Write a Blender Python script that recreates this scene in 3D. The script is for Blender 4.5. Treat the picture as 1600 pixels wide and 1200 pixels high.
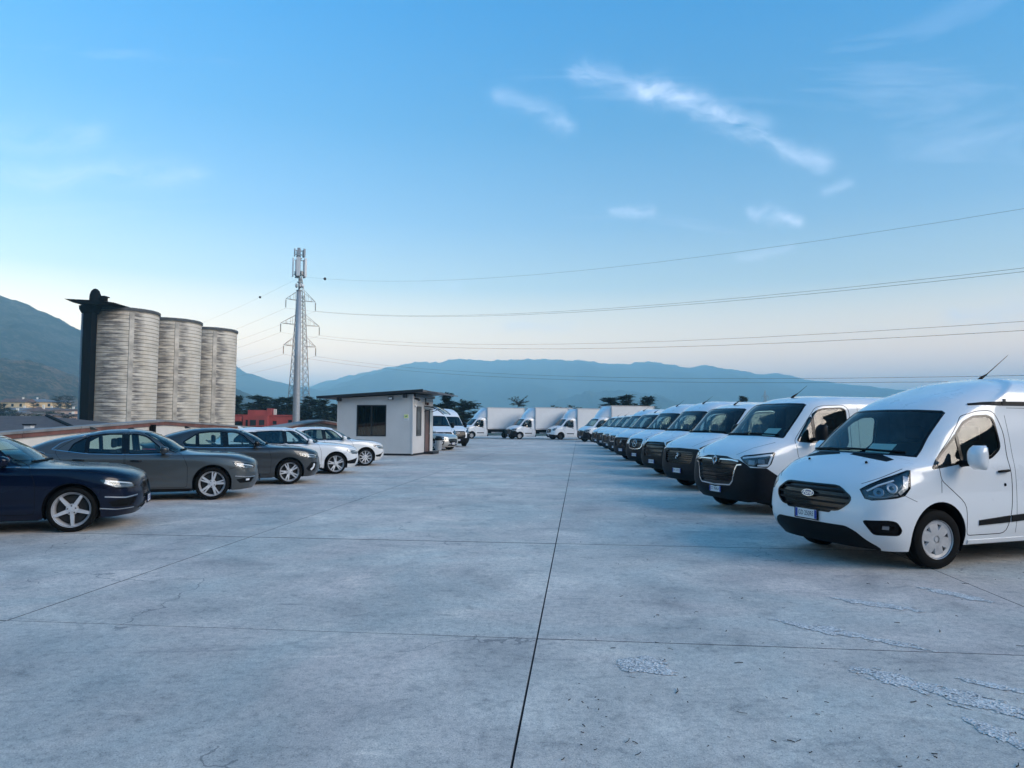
import bpy, bmesh, math, random
import numpy as np
from mathutils import Vector, Matrix
from mathutils.bvhtree import BVHTree
R_ = math.radians
scene = bpy.context.scene
for o in list(bpy.data.objects):
    bpy.data.objects.remove(o)
COL = scene.collection

# ------------------------------------------------------------------ camera
cam_d = bpy.data.cameras.new('camera')
cam = bpy.data.objects.new('camera', cam_d); COL.objects.link(cam)
cam_d.lens = 25.2; cam_d.sensor_width = 36.0; cam_d.sensor_fit = 'HORIZONTAL'
cam_d.clip_start = 0.1; cam_d.clip_end = 60000
EYE = 1.62
cam.location = (0, 0, EYE)
cam.rotation_mode = 'XYZ'
cam.matrix_world = (Matrix.Translation((0, 0, EYE)) @ Matrix.Rotation(R_(90 + 3.12), 4, 'X')
                    @ Matrix.Rotation(R_(0.35), 4, 'Z'))
scene.camera = cam

# ------------------------------------------------------------------ sky, sun, exposure
SUN_EL, SUN_AZ = 12.0, 116.0        # degrees; azimuth clockwise from +Y (the view direction)
world = bpy.data.worlds.new('World'); scene.world = world; world.use_nodes = True
class NT:
    """small helper around a node tree"""
    def __init__(s, m): s.t = m.node_tree; s.n = s.t.nodes; s.l = s.t.links
    def add(s, typ, **kw):
        n = s.n.new(typ)
        for k, v in kw.items():
            if k.startswith('in_'):
                key = k[3:]; key = int(key) if key.isdigit() else key.replace('_', ' ')
                if hasattr(v, 'is_linked') or hasattr(v, 'links'): s.l.new(v, n.inputs[key])
                else: n.inputs[key].default_value = v
            else: setattr(n, k, v)
        return n
    def link(s, a, b): s.l.new(a, b)
    def noise(s, vec, scale, detail=4, rough=0.55, dist=0.0):
        n = s.add('ShaderNodeTexNoise'); n.inputs['Scale'].default_value = scale
        n.inputs['Detail'].default_value = detail; n.inputs['Roughness'].default_value = rough
        n.inputs['Distortion'].default_value = dist
        if vec is not None: s.link(vec, n.inputs['Vector'])
        return n.outputs['Fac']
    def ramp(s, fac, stops):
        n = s.add('ShaderNodeValToRGB'); cr = n.color_ramp
        while len(cr.elements) < len(stops): cr.elements.new(0.5)
        for e, (p, c) in zip(cr.elements, stops):
            e.position = p; e.color = (*c, 1) if len(c) == 3 else c
        s.link(fac, n.inputs['Fac']); return n.outputs['Color']
    def math(s, op, a, b=None, clamp=False):
        n = s.add('ShaderNodeMath', operation=op); n.use_clamp = clamp
        for i, v in enumerate((a, b)):
            if v is None: continue
            if hasattr(v, 'links'): s.link(v, n.inputs[i])
            else: n.inputs[i].default_value = v
        return n.outputs[0]
    def mix(s, fac, a, b, blend='MIX'):
        n = s.add('ShaderNodeMix', data_type='RGBA', blend_type=blend)
        for i, v in ((0, fac), (6, a), (7, b)):
            if hasattr(v, 'links'): s.link(v, n.inputs[i])
            elif i == 0: n.inputs[0].default_value = v
            else: n.inputs[i].default_value = (*v, 1)
        return n.outputs[2]
    def bump(s, h, strength=0.3, dist=0.02):
        n = s.add('ShaderNodeBump'); n.inputs['Strength'].default_value = strength
        n.inputs['Distance'].default_value = dist; s.link(h, n.inputs['Height']); return n.outputs['Normal']
    def pos(s): return s.add('ShaderNodeNewGeometry').outputs['Position']
    def obj(s): return s.add('ShaderNodeTexCoord').outputs['Object']
    @property
    def bsdf(s): return s.n['Principled BSDF']
HAZE_D = 3.6e-4
def build_world():
    t = NT(world); bg = t.n['Background']; out = t.n['World Output']
    sky = t.add('ShaderNodeTexSky'); sky.sky_type = 'NISHITA'; sky.sun_disc = False
    sky.sun_elevation = R_(SUN_EL); sky.sun_rotation = R_(SUN_AZ); sky.altitude = 300; sky.air_density = 1.0; sky.dust_density = 0.6; sky.ozone_density = 1.6
    d = t.add('ShaderNodeTexCoord').outputs['Generated']; xyz = t.add('ShaderNodeSeparateXYZ'); t.link(d, xyz.inputs[0])
    X, Y, Z = xyz.outputs
    # thin cirrus on a high sheet, streaked
    zz = t.math('ADD', t.math('MAXIMUM', Z, 0.0), .06)
    cv = t.add('ShaderNodeCombineXYZ'); t.link(t.math('DIVIDE', X, zz), cv.inputs[0]); t.link(t.math('DIVIDE', Y, zz), cv.inputs[1])
    mp = t.add('ShaderNodeMapping'); mp.inputs['Rotation'].default_value = (0, 0, R_(38)); mp.inputs['Scale'].default_value = (.55, 1.7, 1); t.link(cv.outputs[0], mp.inputs['Vector'])
    wis = t.noise(mp.outputs[0], 1.15, 6, .62, .9)
    gen = t.math('MULTIPLY', t.ramp(wis, [(.56, (0, 0, 0)), (.80, (1, 1, 1))]), .30)
    # the streaks in view, each a soft band between two directions (tangent of azimuth, tangent of height)
    yp = t.math('MAXIMUM', Y, .02); a = t.math('DIVIDE', X, yp); b = t.math('DIVIDE', Z, yp)
    jit = t.math('MULTIPLY', t.math('SUBTRACT', t.noise(d, 9, 4, .6, .5), .5), .06)
    b = t.math('ADD', b, jit); a = t.math('ADD', a, t.math('MULTIPLY', jit, .8))
    ab = t.add('ShaderNodeCombineXYZ'); t.link(a, ab.inputs[0]); t.link(b, ab.inputs[1])
    m2 = t.add('ShaderNodeMapping'); m2.inputs['Rotation'].default_value = (0, 0, R_(24)); m2.inputs['Scale'].default_value = (11, 34, 1); t.link(ab.outputs[0], m2.inputs['Vector'])
    fine = t.noise(m2.outputs[0], 1.0, 6, .6, .7)
    tot = None
    def P(px, py): return (px - 800) / 1120, (661 - py) / 1120
    for x0, y0, x1, y1, w, s in CLOUDS:
        (a0, b0), (a1, b1) = P(x0, y0), P(x1, y1); dx, dy = a1 - a0, b1 - b0; L2 = dx * dx + dy * dy
        u = t.math('ADD', t.math('MULTIPLY', t.math('SUBTRACT', a, a0), dx / L2), t.math('MULTIPLY', t.math('SUBTRACT', b, b0), dy / L2))
        uc = t.math('MINIMUM', t.math('MAXIMUM', u, 0), 1)
        ex = t.math('SUBTRACT', a, t.math('ADD', t.math('MULTIPLY', uc, dx), a0)); ey = t.math('SUBTRACT', b, t.math('ADD', t.math('MULTIPLY', uc, dy), b0))
        r2 = t.math('ADD', t.math('MULTIPLY', ex, ex), t.math('MULTIPLY', ey, ey))
        g = t.math('MULTIPLY', t.math('POWER', 2.718, t.math('MULTIPLY', r2, -1 / (w / 1120) ** 2)), s)
        tot = g if tot is None else t.math('MAXIMUM', tot, g)
    loc = t.math('MULTIPLY', tot, t.ramp(fine, [(.30, (0, 0, 0)), (.72, (1, 1, 1))]))
    fwd = t.math('GREATER_THAN', Y, .05)
    cl = t.math('MINIMUM', t.math('ADD', t.math('MULTIPLY', loc, fwd), t.math('MULTIPLY', gen, t.math('MULTIPLY', Z, 3.0, True))), 1)
    tint = t.mix(1.0, sky.outputs[0], t.ramp(Z, SKY_RAMP), 'MULTIPLY')     # evening colour: deep blue overhead, pale rose near the horizon
    col = t.mix(cl, tint, CLOUD_COL)
    t.link(col, bg.inputs['Color']); bg.inputs['Strength'].default_value = SKY_STR
SKY_STR = 0.143; CLOUD_COL = (2.7, 3.1, 4.0)
SKY_RAMP = [(0, (3.3, 1.62, 1.0)), (.032, (3.3, 1.6, .95)), (.0985, (2.65, 1.30, .68)), (.185, (.96, .77, .64)), (.268, (.53, .63, .68)), (.385, (.25, .575, .73)), (.508, (.12, .61, .88)), (1, (.11, .58, .88))]
CLOUDS = [(905, 100, 1040, 128, 17, .55), (1010, 118, 1190, 190, 20, .75), (1090, 165, 1290, 248, 15, .5), (1180, 322, 1250, 342, 8, .8), (960, 324, 1020, 324, 8, .55), (780, 135, 885, 188, 14, .28), (0, 268, 290, 272, 20, .40), (0, 205, 120, 215, 24, .28), (660, 442, 715, 438, 10, .45), (1170, 388, 1235, 386, 9, .4), (1500, 490, 1620, 470, 22, .5), (1290, 300, 1330, 280, 8, .3), (800, 505, 890, 508, 9, .4)]
build_world()

world.cycles.sampling_method = 'MANUAL'; world.cycles.sample_map_resolution = 256

sun_d = bpy.data.lights.new('sun', 'SUN'); sun = bpy.data.objects.new('sun', sun_d); COL.objects.link(sun)
sun_d.energy = 1.5; sun_d.angle = R_(42); sun_d.color = (1.0, 0.84, 0.70)
_az, _el = R_(SUN_AZ), R_(SUN_EL + 9)
_sd = Vector((math.sin(_az) * math.cos(_el), math.cos(_az) * math.cos(_el), math.sin(_el)))
sun.rotation_euler = _sd.to_track_quat('Z', 'Y').to_euler()
scene.view_settings.view_transform = 'Standard'; scene.view_settings.look = 'None'
scene.view_settings.exposure = 1.63; scene.view_settings.gamma = 1.0
scene.view_settings.use_curve_mapping = False
scene.render.engine = 'CYCLES'
scene.cycles.use_denoising = True
scene.cycles.max_bounces = 8; scene.cycles.transparent_max_bounces = 16
scene.cycles.volume_bounces = 2
scene.cycles.caustics_reflective = False; scene.cycles.caustics_refractive = False

# ------------------------------------------------------------------ material helpers
MATS = {}
def principled(name, col, rough=0.5, metal=0.0, coat=0.0, spec=0.5, coat_rough=0.03):
    m = bpy.data.materials.new(name); m.use_nodes = True
    b = m.node_tree.nodes['Principled BSDF']
    b.inputs['Base Color'].default_value = (*col, 1); b.inputs['Roughness'].default_value = rough
    b.inputs['Metallic'].default_value = metal; b.inputs['Coat Weight'].default_value = coat
    b.inputs['Coat Roughness'].default_value = coat_rough
    b.inputs['Specular IOR Level'].default_value = spec
    MATS[name] = m
    return m
def grain(m, scale=6.0, amt=0.12, bump=0.0, rough_amt=0.1, coord='obj', stretch=None):
    """break up a plain principled colour with procedural variation and fine relief"""
    t = NT(m); b = t.bsdf; base = tuple(b.inputs['Base Color'].default_value)[:3]
    v = t.obj() if coord == 'obj' else t.pos()
    if stretch:
        mp = t.add('ShaderNodeMapping'); mp.inputs['Scale'].default_value = stretch; t.link(v, mp.inputs['Vector']); v = mp.outputs[0]
    f = t.noise(v, scale, 5, 0.6)
    lo = tuple(c * (1 - amt * 1.6) for c in base); hi = tuple(min(1, c * (1 + amt)) for c in base)
    t.link(t.ramp(f, [(0.3, lo), (0.7, hi)]), b.inputs['Base Color'])
    r = b.inputs['Roughness'].default_value
    t.link(t.math('ADD', t.math('MULTIPLY', f, rough_amt * 2), r - rough_amt), b.inputs['Roughness'])
    if bump:
        t.link(t.bump(t.noise(v, scale * 6, 4, 0.7), bump, 0.01), b.inputs['Normal'])
    return m
def glass(name, tint, ior=1.5, rough=0.0):
    m = bpy.data.materials.new(name); m.use_nodes = True; t = NT(m); t.n.clear()
    out = t.add('ShaderNodeOutputMaterial'); tr = t.add('ShaderNodeBsdfTransparent'); gl = t.add('ShaderNodeBsdfGlossy')
    tr.inputs['Color'].default_value = (*tint, 1); gl.inputs['Roughness'].default_value = rough
    ge = t.add('ShaderNodeNewGeometry'); dt = t.add('ShaderNodeVectorMath', operation='DOT_PRODUCT'); t.link(ge.outputs['Normal'], dt.inputs[0]); t.link(ge.outputs['Incoming'], dt.inputs[1])
    f0 = ((ior - 1) / (ior + 1)) ** 2 * 1.7                        # two faces of a thin pane
    fr = t.math('ADD', t.math('MULTIPLY', t.math('POWER', t.math('SUBTRACT', 1.0, t.math('ABSOLUTE', dt.outputs['Value']), True), 5.0), 1 - f0), f0)
    mx = t.add('ShaderNodeMixShader'); t.link(fr, mx.inputs[0]); t.link(tr.outputs[0], mx.inputs[1]); t.link(gl.outputs[0], mx.inputs[2])
    t.link(mx.outputs[0], out.inputs['Surface']); MATS[name] = m
    return m
M = MATS
def paint(name, col, metal=0.0, rough=0.35, coat=1.0, dust=0.5):
    m = principled(name, col, rough, metal, coat, 0.4 if max(col) > .03 else .15)
    t = NT(m); b = t.bsdf
    f = t.noise(t.obj(), 2.3, 5, 0.65)
    z = t.add('ShaderNodeSeparateXYZ'); t.link(t.obj(), z.inputs[0])
    low = t.math('MULTIPLY', t.math('SUBTRACT', 0.75, z.outputs['Z'], True), f, True)     # road dust low on the sides
    dustc = (0.30, 0.29, 0.27)
    t.link(t.mix(t.math('MULTIPLY', low, dust), col, dustc), b.inputs['Base Color'])
    t.link(t.math('ADD', t.math('MULTIPLY', low, 0.4), t.math('ADD', t.math('MULTIPLY', f, 0.05), rough - 0.025)), b.inputs['Roughness'])
    b.inputs['Coat Roughness'].default_value = .03
    return m
paint('paint_white', (0.76, 0.77, 0.78), rough=.28); paint('paint_grey', (0.070, 0.080, 0.084), 0.45, 0.34, .7, .2)
paint('paint_dark_grey', (0.034, 0.040, 0.045), 0.4, 0.34, .7, .2); paint('paint_blue', (0.001, 0.004, 0.017), 0.0, 0.25, .35, dust=.04)
paint('paint_pearl', (0.78, 0.77, 0.75)); paint('paint_silver', (0.52, 0.50, 0.46), 0.6, 0.33)
grain(principled('black_plastic', (0.005, 0.005, 0.006), 0.5, spec=.14), 14, 0.2, 0.05)
grain(principled('gloss_black', (0.003, 0.003, 0.004), 0.15, 0, 0.1, .3), 10, 0.1, 0, 0.04)
grain(principled('grey_plastic', (0.007, 0.0075, 0.010), 0.5, spec=.16), 14, 0.2, 0.05)
grain(principled('rubber', (0.005, 0.005, 0.005), 0.75, spec=.12), 20, 0.25, 0.1)
principled('chrome', (0.62, 0.63, 0.65), 0.2, 1.0); principled('mirror_glass', (0.6, 0.6, 0.62), 0.02, 1.0)
grain(principled('alloy', (0.62, 0.63, 0.65), 0.35, 0.45, 0.3), 12, 0.06)
grain(principled('wheel_cover', (0.50, 0.50, 0.51), 0.36, 0.55), 12, 0.1)
grain(principled('steel_dark', (0.03, 0.03, 0.032), 0.5, 0.6), 12, 0.2)
grain(principled('brake', (0.03, 0.03, 0.03), 0.5, 0.5), 12, 0.2)
principled('red_caliper', (0.5, 0.02, 0.02), 0.3)
grain(principled('interior', (0.022, 0.022, 0.024), 0.8), 8, 0.25, 0.05)
grain(principled('interior_light', (0.10, 0.10, 0.10), 0.85), 8, 0.2, 0.05)
principled('plate_white', (0.75, 0.75, 0.75), 0.35); principled('plate_blue', (0.01, 0.05, 0.32), 0.35); principled('plate_ink', (0.01, 0.01, 0.012), 0.5)
principled('paper', (0.62, 0.70, 0.66), 0.8)
principled('lamp_reflector', (0.27, 0.29, 0.32), 0.3, 1.0); principled('lamp_white', (0.82, 0.84, 0.86), 0.2, 0.0, 0.6)
principled('lamp_dark', (0.02, 0.024, 0.03), 0.18, 0.3, 1.0); principled('lamp_amber', (0.55, 0.18, 0.02), 0.25)
principled('emblem_blue', (0.01, 0.04, 0.16), 0.2, 0.2, 1.0); principled('tail_red', (0.35, 0.01, 0.01), 0.15, 0, 1.0)
glass('glass_clear', (0.62, 0.76, 0.74), 1.52); glass('glass_tint', (0.14, 0.20, 0.20), 1.52); glass('glass_lamp', (0.85, 0.88, 0.9), 1.45)
glass('glass_door', (0.46, 0.60, 0.58), 1.6); glass('glass_dark', (0.05, 0.065, 0.07), 1.55)

# ------------------------------------------------------------------ object helpers
def tag(o, label=None, cat=None, group=None, kind=None):
    if label: o['label'] = label
    if cat: o['category'] = cat
    if group: o['group'] = group
    if kind: o['kind'] = kind
    return o
def empty(name, loc=(0, 0, 0), rz=0.0):
    o = bpy.data.objects.new(name, None); COL.objects.link(o); o.empty_display_size = 0.2
    o.location = loc; o.rotation_euler = (0, 0, rz); return o
def link_mesh(name, me, mat=None, parent=None, smooth=False):
    if mat is not None:
        me.materials.append(M[mat] if isinstance(mat, str) else mat)
    o = bpy.data.objects.new(name, me); COL.objects.link(o)
    if parent is not None: o.parent = parent
    if smooth and len(me.polygons): me.polygons.foreach_set('use_smooth', [True] * len(me.polygons))
    return o
def link_bm(name, bm, mat=None, parent=None, smooth=False, recalc=True):
    if recalc: bmesh.ops.recalc_face_normals(bm, faces=bm.faces)
    me = bpy.data.meshes.new(name); bm.to_mesh(me); bm.free()
    return link_mesh(name, me, mat, parent, smooth)
def from_pd(name, vs, fs, mat=None, parent=None, smooth=False):
    me = bpy.data.meshes.new(name); me.from_pydata([tuple(v) for v in vs], [], fs); me.update()
    return link_mesh(name, me, mat, parent, smooth)
def copy_tree(o, parent=None):
    c = o.copy(); COL.objects.link(c); c.parent = parent
    for ch in list(o.children):
        if ch is not c: copy_tree(ch, c)
    return c
def bbox(bm, x0, x1, y0, y1, z0, z1, bev=0.0, seg=2):
    r = bmesh.ops.create_cube(bm, size=1.0)
    for v in r['verts']:
        v.co = Vector((x0 + (v.co.x + .5) * (x1 - x0), y0 + (v.co.y + .5) * (y1 - y0), z0 + (v.co.z + .5) * (z1 - z0)))
    if bev:
        es = list({e for v in r['verts'] for e in v.link_edges})
        bmesh.ops.bevel(bm, geom=es, offset=bev, segments=seg, profile=0.5, affect='EDGES')
def box_obj(name, x0, x1, y0, y1, z0, z1, mat, parent=None, bev=0.0, smooth=False):
    bm = bmesh.new(); bbox(bm, x0, x1, y0, y1, z0, z1, bev); return link_bm(name, bm, mat, parent, smooth)
def tube(bm, pts, r, n=8, cap=True):
    """swept round tube; r is one radius or a list"""
    pts = [Vector(p) for p in pts]; rs = r if isinstance(r, (list, tuple)) else [r] * len(pts)
    rings = []; up = None
    for i, p in enumerate(pts):
        d = (pts[min(i + 1, len(pts) - 1)] - pts[max(i - 1, 0)]).normalized()
        if up is None:
            up = d.orthogonal().normalized()
        else:
            up = (up - d * up.dot(d)); up = up.normalized() if up.length > 1e-6 else d.orthogonal().normalized()
        s = d.cross(up)
        rings.append([bm.verts.new(p + (up * math.cos(2 * math.pi * k / n) + s * math.sin(2 * math.pi * k / n)) * rs[i]) for k in range(n)])
    for a, b in zip(rings, rings[1:]):
        for k in range(n):
            bm.faces.new((a[k], a[(k + 1) % n], b[(k + 1) % n], b[k]))
    if cap and n > 2:
        bm.faces.new(rings[0][::-1]); bm.faces.new(rings[-1])
def lathe(bm, prof, n=32, axis='Z', cen=(0, 0, 0), close=False):
    """prof: list of (radius, height)"""
    rings = []
    for r, h in prof:
        ring = []
        for k in range(n):
            a = 2 * math.pi * k / n; c, s = math.cos(a) * r, math.sin(a) * r
            p = (c, s, h) if axis == 'Z' else ((c, h, s) if axis == 'Y' else (h, c, s))
            ring.append(bm.verts.new((p[0] + cen[0], p[1] + cen[1], p[2] + cen[2])))
        rings.append(ring)
    pr = list(zip(rings, rings[1:])) + ([(rings[-1], rings[0])] if close else [])
    for a, b in pr:
        for k in range(n):
            bm.faces.new((a[k], a[(k + 1) % n], b[(k + 1) % n], b[k]))
def prism(bm, poly, axis, a0, a1):
    """extrude a 2D polygon along an axis; (x,z) for 'Y', (y,z) for 'X', (x,y) for 'Z'"""
    def P(p, a): return {'Y': (p[0], a, p[1]), 'X': (a, p[0], p[1]), 'Z': (p[0], p[1], a)}[axis]
    va = [bm.verts.new(P(p, a0)) for p in poly]; vb = [bm.verts.new(P(p, a1)) for p in poly]
    n = len(poly)
    for i in range(n): bm.faces.new((va[i], va[(i + 1) % n], vb[(i + 1) % n], vb[i]))
    bm.faces.new(va[::-1]); bm.faces.new(vb)
def prism_obj(name, poly, axis, a0, a1, mat, parent=None, bev=0.0, smooth=False):
    bm = bmesh.new(); prism(bm, poly, axis, a0, a1)
    if bev:
        bmesh.ops.recalc_face_normals(bm, faces=bm.faces)
        bmesh.ops.bevel(bm, geom=list(bm.edges), offset=bev, segments=2, profile=0.5, affect='EDGES')
    return link_bm(name, bm, mat, parent, smooth)
def round_poly(pts, r, n=4):
    out = []; N = len(pts)
    rr = r if isinstance(r, (list, tuple)) else [r] * N
    for i in range(N):
        p = np.array(pts[i], float); a = np.array(pts[i - 1], float); b = np.array(pts[(i + 1) % N], float)
        da, db = a - p, b - p; la, lb = np.linalg.norm(da), np.linalg.norm(db)
        ri = min(rr[i], la * .45, lb * .45)
        if ri <= 1e-4: out.append(tuple(p)); continue
        s, e = p + da / la * ri, p + db / lb * ri
        for k in range(n + 1):
            t = k / n; q = (1 - t) ** 2 * s + 2 * t * (1 - t) * p + t * t * e; out.append(tuple(q))
    return out
def text_mesh(s, size=1.0, extrude=0.0):
    cu = bpy.data.curves.new('lettering', 'FONT'); cu.body = s; cu.size = size; cu.extrude = extrude
    cu.align_x = 'CENTER'; cu.align_y = 'CENTER'
    o = bpy.data.objects.new('lettering', cu); COL.objects.link(o)
    dg = bpy.context.evaluated_depsgraph_get(); me = bpy.data.meshes.new_from_object(o.evaluated_get(dg))
    bpy.data.objects.remove(o); bpy.data.curves.remove(cu); return me

# ------------------------------------------------------------------ vehicle body machinery
def pchip(t, y, tq):
    """monotone cubic interpolation along axis 0"""
    t = np.asarray(t, float); y = np.asarray(y, float); h = np.diff(t)
    sh = (-1,) + (1,) * (y.ndim - 1)
    d = np.diff(y, axis=0) / h.reshape(sh)
    m = np.zeros_like(y)
    w1 = (2 * h[1:] + h[:-1]).reshape(sh); w2 = (h[1:] + 2 * h[:-1]).reshape(sh)
    a, b = d[:-1], d[1:]
    with np.errstate(divide='ignore', invalid='ignore'):
        hm = (w1 + w2) / (w1 / a + w2 / b)
    m[1:-1] = np.where(a * b > 0, hm, 0); m[1:-1] = np.nan_to_num(m[1:-1]); m[0] = d[0]; m[-1] = d[-1]
    i = np.clip(np.searchsorted(t, tq, side='right') - 1, 0, len(t) - 2)
    hh = h[i].reshape(sh); s = ((tq - t[i]) / h[i]).reshape(sh)
    return ((1 + 2 * s) * (1 - s) ** 2 * y[i] + s * (1 - s) ** 2 * hh * m[i] + s * s * (3 - 2 * s) * y[i + 1] + s * s * (s - 1) * hh * m[i + 1])
def densify(k, step, kmin=1):
    """sample positions for knots k with about `step` spacing"""
    out = []
    for a, b in zip(k, k[1:]):
        n = max(kmin, int(round((b - a) / step))); out += list(np.linspace(a, b, n, endpoint=False))
    return np.array(out + [k[-1]])

class Body:
    def __init__(s, rows, step=0.045, smooth=4):
        G = np.array(rows, float)                                  # (rows, cols, 3)
        ku = np.r_[0, np.cumsum(np.linalg.norm(np.diff(G, axis=1), axis=2).max(axis=0))]
        kv = np.r_[0, np.cumsum(np.linalg.norm(np.diff(G, axis=0), axis=2).mean(axis=1))]
        tu, tv = densify(ku, step), densify(kv, step * 0.8, 2)
        A = pchip(kv, G, tv)                                       # interpolate across rows
        A = pchip(ku, A.transpose(1, 0, 2), tu).transpose(1, 0, 2)
        for _ in range(smooth):
            B = A.copy()
            B[1:-1, 1:-1] = 0.5 * A[1:-1, 1:-1] + 0.125 * (A[:-2, 1:-1] + A[2:, 1:-1] + A[1:-1, :-2] + A[1:-1, 2:])
            B[1:-1, 0] = 0.5 * A[1:-1, 0] + 0.125 * (A[:-2, 0] + A[2:, 0]) + 0.25 * A[1:-1, 1]; B[1:-1, 0, 1] = 0
            B[1:-1, -1] = 0.5 * A[1:-1, -1] + 0.125 * (A[:-2, -1] + A[2:, -1]) + 0.25 * A[1:-1, -2]; B[1:-1, -1, 1] = 0
            B[-1, 1:-1] = 0.5 * A[-1, 1:-1] + 0.125 * (A[-1, :-2] + A[-1, 2:]) + 0.25 * A[-2, 1:-1]; B[-1, :, 1] = 0
            A = B
        nv, nu = A.shape[:2]; s.A = A
        bm = bmesh.new(); s.bm = bm
        vp = [[None] * nu for _ in range(nv)]; vm = [[None] * nu for _ in range(nv)]
        for i in range(nv):
            for j in range(nu):
                x, y, z = A[i, j]
                mid = j == 0 or j == nu - 1 or i == nv - 1
                vp[i][j] = bm.verts.new((x, 0 if mid else y, z))
                vm[i][j] = vp[i][j] if mid else bm.verts.new((x, -y, z))
        for i in range(nv - 1):
            for j in range(nu - 1):
                q = (vp[i][j], vp[i][j + 1], vp[i + 1][j + 1], vp[i + 1][j])
                p = (vm[i][j], vm[i + 1][j], vm[i + 1][j + 1], vm[i][j + 1])
                for f in (q, p):
                    if len(set(f)) >= 3:
                        try: bm.faces.new(f)
                        except ValueError: pass
        bmesh.ops.remove_doubles(bm, verts=bm.verts, dist=1e-5)
        bmesh.ops.recalc_face_normals(bm, faces=bm.faces)
        bm.normal_update(); s.bvh = BVHTree.FromBMesh(bm)
        s.tags = ['body']; s.x0, s.x1 = A[..., 0].min(), A[..., 0].max()
        bm.verts.index_update()
        s.V = [tuple(v.co) for v in bm.verts]; s.N = [tuple(v.normal) for v in bm.verts]
        s.F = [[v.index for v in f.verts] for f in bm.faces]; s.FN = [tuple(f.normal) for f in bm.faces]
        s.T = [0] * len(s.F); bm.free(); s.edge = {}; s.FA = None
    def basis(s, al, side):
        a = R_(al); sg = side if side else 1
        return Vector((math.sin(a), sg * math.cos(a), 0)), Vector((-math.cos(a), sg * math.sin(a), 0))
    def region(s, name, poly, al=90, side=1, over=('body',), xr=None, facing=0.0):
        """mark the part of the surface inside a polygon drawn in a view: al 90 side view, 0 front view"""
        if name not in s.tags: s.tags.append(name)
        tid = s.tags.index(name); ov = [s.tags.index(o) for o in over if o in s.tags]
        e, w = s.basis(al, side); e = np.array(e); w = np.array(w); P = np.array(poly, float)
        V = np.array(s.V); H = V @ e; Z = V[:, 2]
        if s.FA is None:
            s.FA = np.array([f + [f[-1]] * (4 - len(f)) for f in s.F]); s.FC = V[s.FA].mean(axis=1); s.n0 = len(s.F)
            s.dead = np.zeros(s.n0, bool)
        FA = s.FA; T = np.array(s.T[:s.n0]); fh, fz = H[FA], Z[FA]; c = s.FC
        lo, hi = P.min(0), P.max(0)
        ok = ~s.dead & np.isin(T, ov) & (fh.max(1) >= lo[0]) & (fh.min(1) <= hi[0]) & (fz.max(1) >= lo[1]) & (fz.min(1) <= hi[1])
        ok &= (np.array(s.FN[:s.n0]) @ w) >= facing
        if side: ok &= c[:, 1] * side > -1e-4
        if xr: ok &= (c[:, 0] >= xr[0]) & (c[:, 0] <= xr[1])
        extra = []
        for fi in list(np.nonzero(s.dead)[0]) + list(range(s.n0, len(s.F))):
            if s.T[fi] not in ov: continue
            f = s.F[fi]; hs = [H[v] for v in f]; zs = [Z[v] for v in f]
            if max(hs) < lo[0] or min(hs) > hi[0] or max(zs) < lo[1] or min(zs) > hi[1]: continue
            if sum(a * b for a, b in zip(s.FN[fi], w)) < facing: continue
            if side and sum(s.V[v][1] for v in f) * side <= 0: continue
            if xr and not (xr[0] <= sum(s.V[v][0] for v in f) / len(f) <= xr[1]): continue
            extra.append(fi)
        H = list(H); Z = list(Z); n = len(P); work = [int(i) for i in np.nonzero(ok)[0]] + [int(i) for i in extra]
        for i in range(n):
            p, q = P[i], P[(i + 1) % n]; d = q - p; L = math.hypot(*d)
            if L < 1e-6: continue
            nh, nz = d[1] / L, -d[0] / L; c0 = nh * p[0] + nz * p[1]
            h0, h1 = min(p[0], q[0]) - 1e-5, max(p[0], q[0]) + 1e-5; z0, z1 = min(p[1], q[1]) - 1e-5, max(p[1], q[1]) + 1e-5
            for fi in list(work):
                f = s.F[fi]
                hs = [H[v] for v in f]
                if max(hs) < h0 or min(hs) > h1: continue
                zs = [Z[v] for v in f]
                if max(zs) < z0 or min(zs) > z1: continue
                ds = [nh * a + nz * b - c0 for a, b in zip(hs, zs)]
                if min(ds) > -1e-6 or max(ds) < 1e-6: continue
                A, B = [], []; k = len(f)
                for j in range(k):
                    va, vb, da, db = f[j], f[(j + 1) % k], ds[j], ds[(j + 1) % k]
                    if da >= -1e-6: A.append(va)
                    if da <= 1e-6: B.append(va)
                    if (da > 1e-6 and db < -1e-6) or (da < -1e-6 and db > 1e-6):
                        t = da / (da - db); key = (min(va, vb), max(va, vb), round((t if va < vb else 1 - t) * 1e4))
                        nv = s.edge.get(key)
                        if nv is None:
                            nv = len(s.V); s.edge[key] = nv
                            s.V.append(tuple(x + (y - x) * t for x, y in zip(s.V[va], s.V[vb])))
                            m = [x + (y - x) * t for x, y in zip(s.N[va], s.N[vb])]; l = math.sqrt(sum(x * x for x in m)) or 1
                            s.N.append(tuple(x / l for x in m))
                            H.append(H[va] + (H[vb] - H[va]) * t); Z.append(Z[va] + (Z[vb] - Z[va]) * t)
                        A.append(nv); B.append(nv)
                if len(A) >= 3 and len(B) >= 3:
                    if fi < s.n0: s.dead[fi] = True
                    s.F[fi] = A; s.F.append(B); s.FN.append(s.FN[fi]); s.T.append(s.T[fi]); work.append(len(s.F) - 1)
        for fi in work:
            f = s.F[fi]; h = sum(H[v] for v in f) / len(f); z = sum(Z[v] for v in f) / len(f)
            ins = False; j = n - 1
            for i in range(n):
                if (P[i, 1] > z) != (P[j, 1] > z) and h < (P[j, 0] - P[i, 0]) * (z - P[i, 1]) / (P[j, 1] - P[i, 1]) + P[i, 0]: ins = not ins
                j = i
            if ins: s.T[fi] = tid
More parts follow.
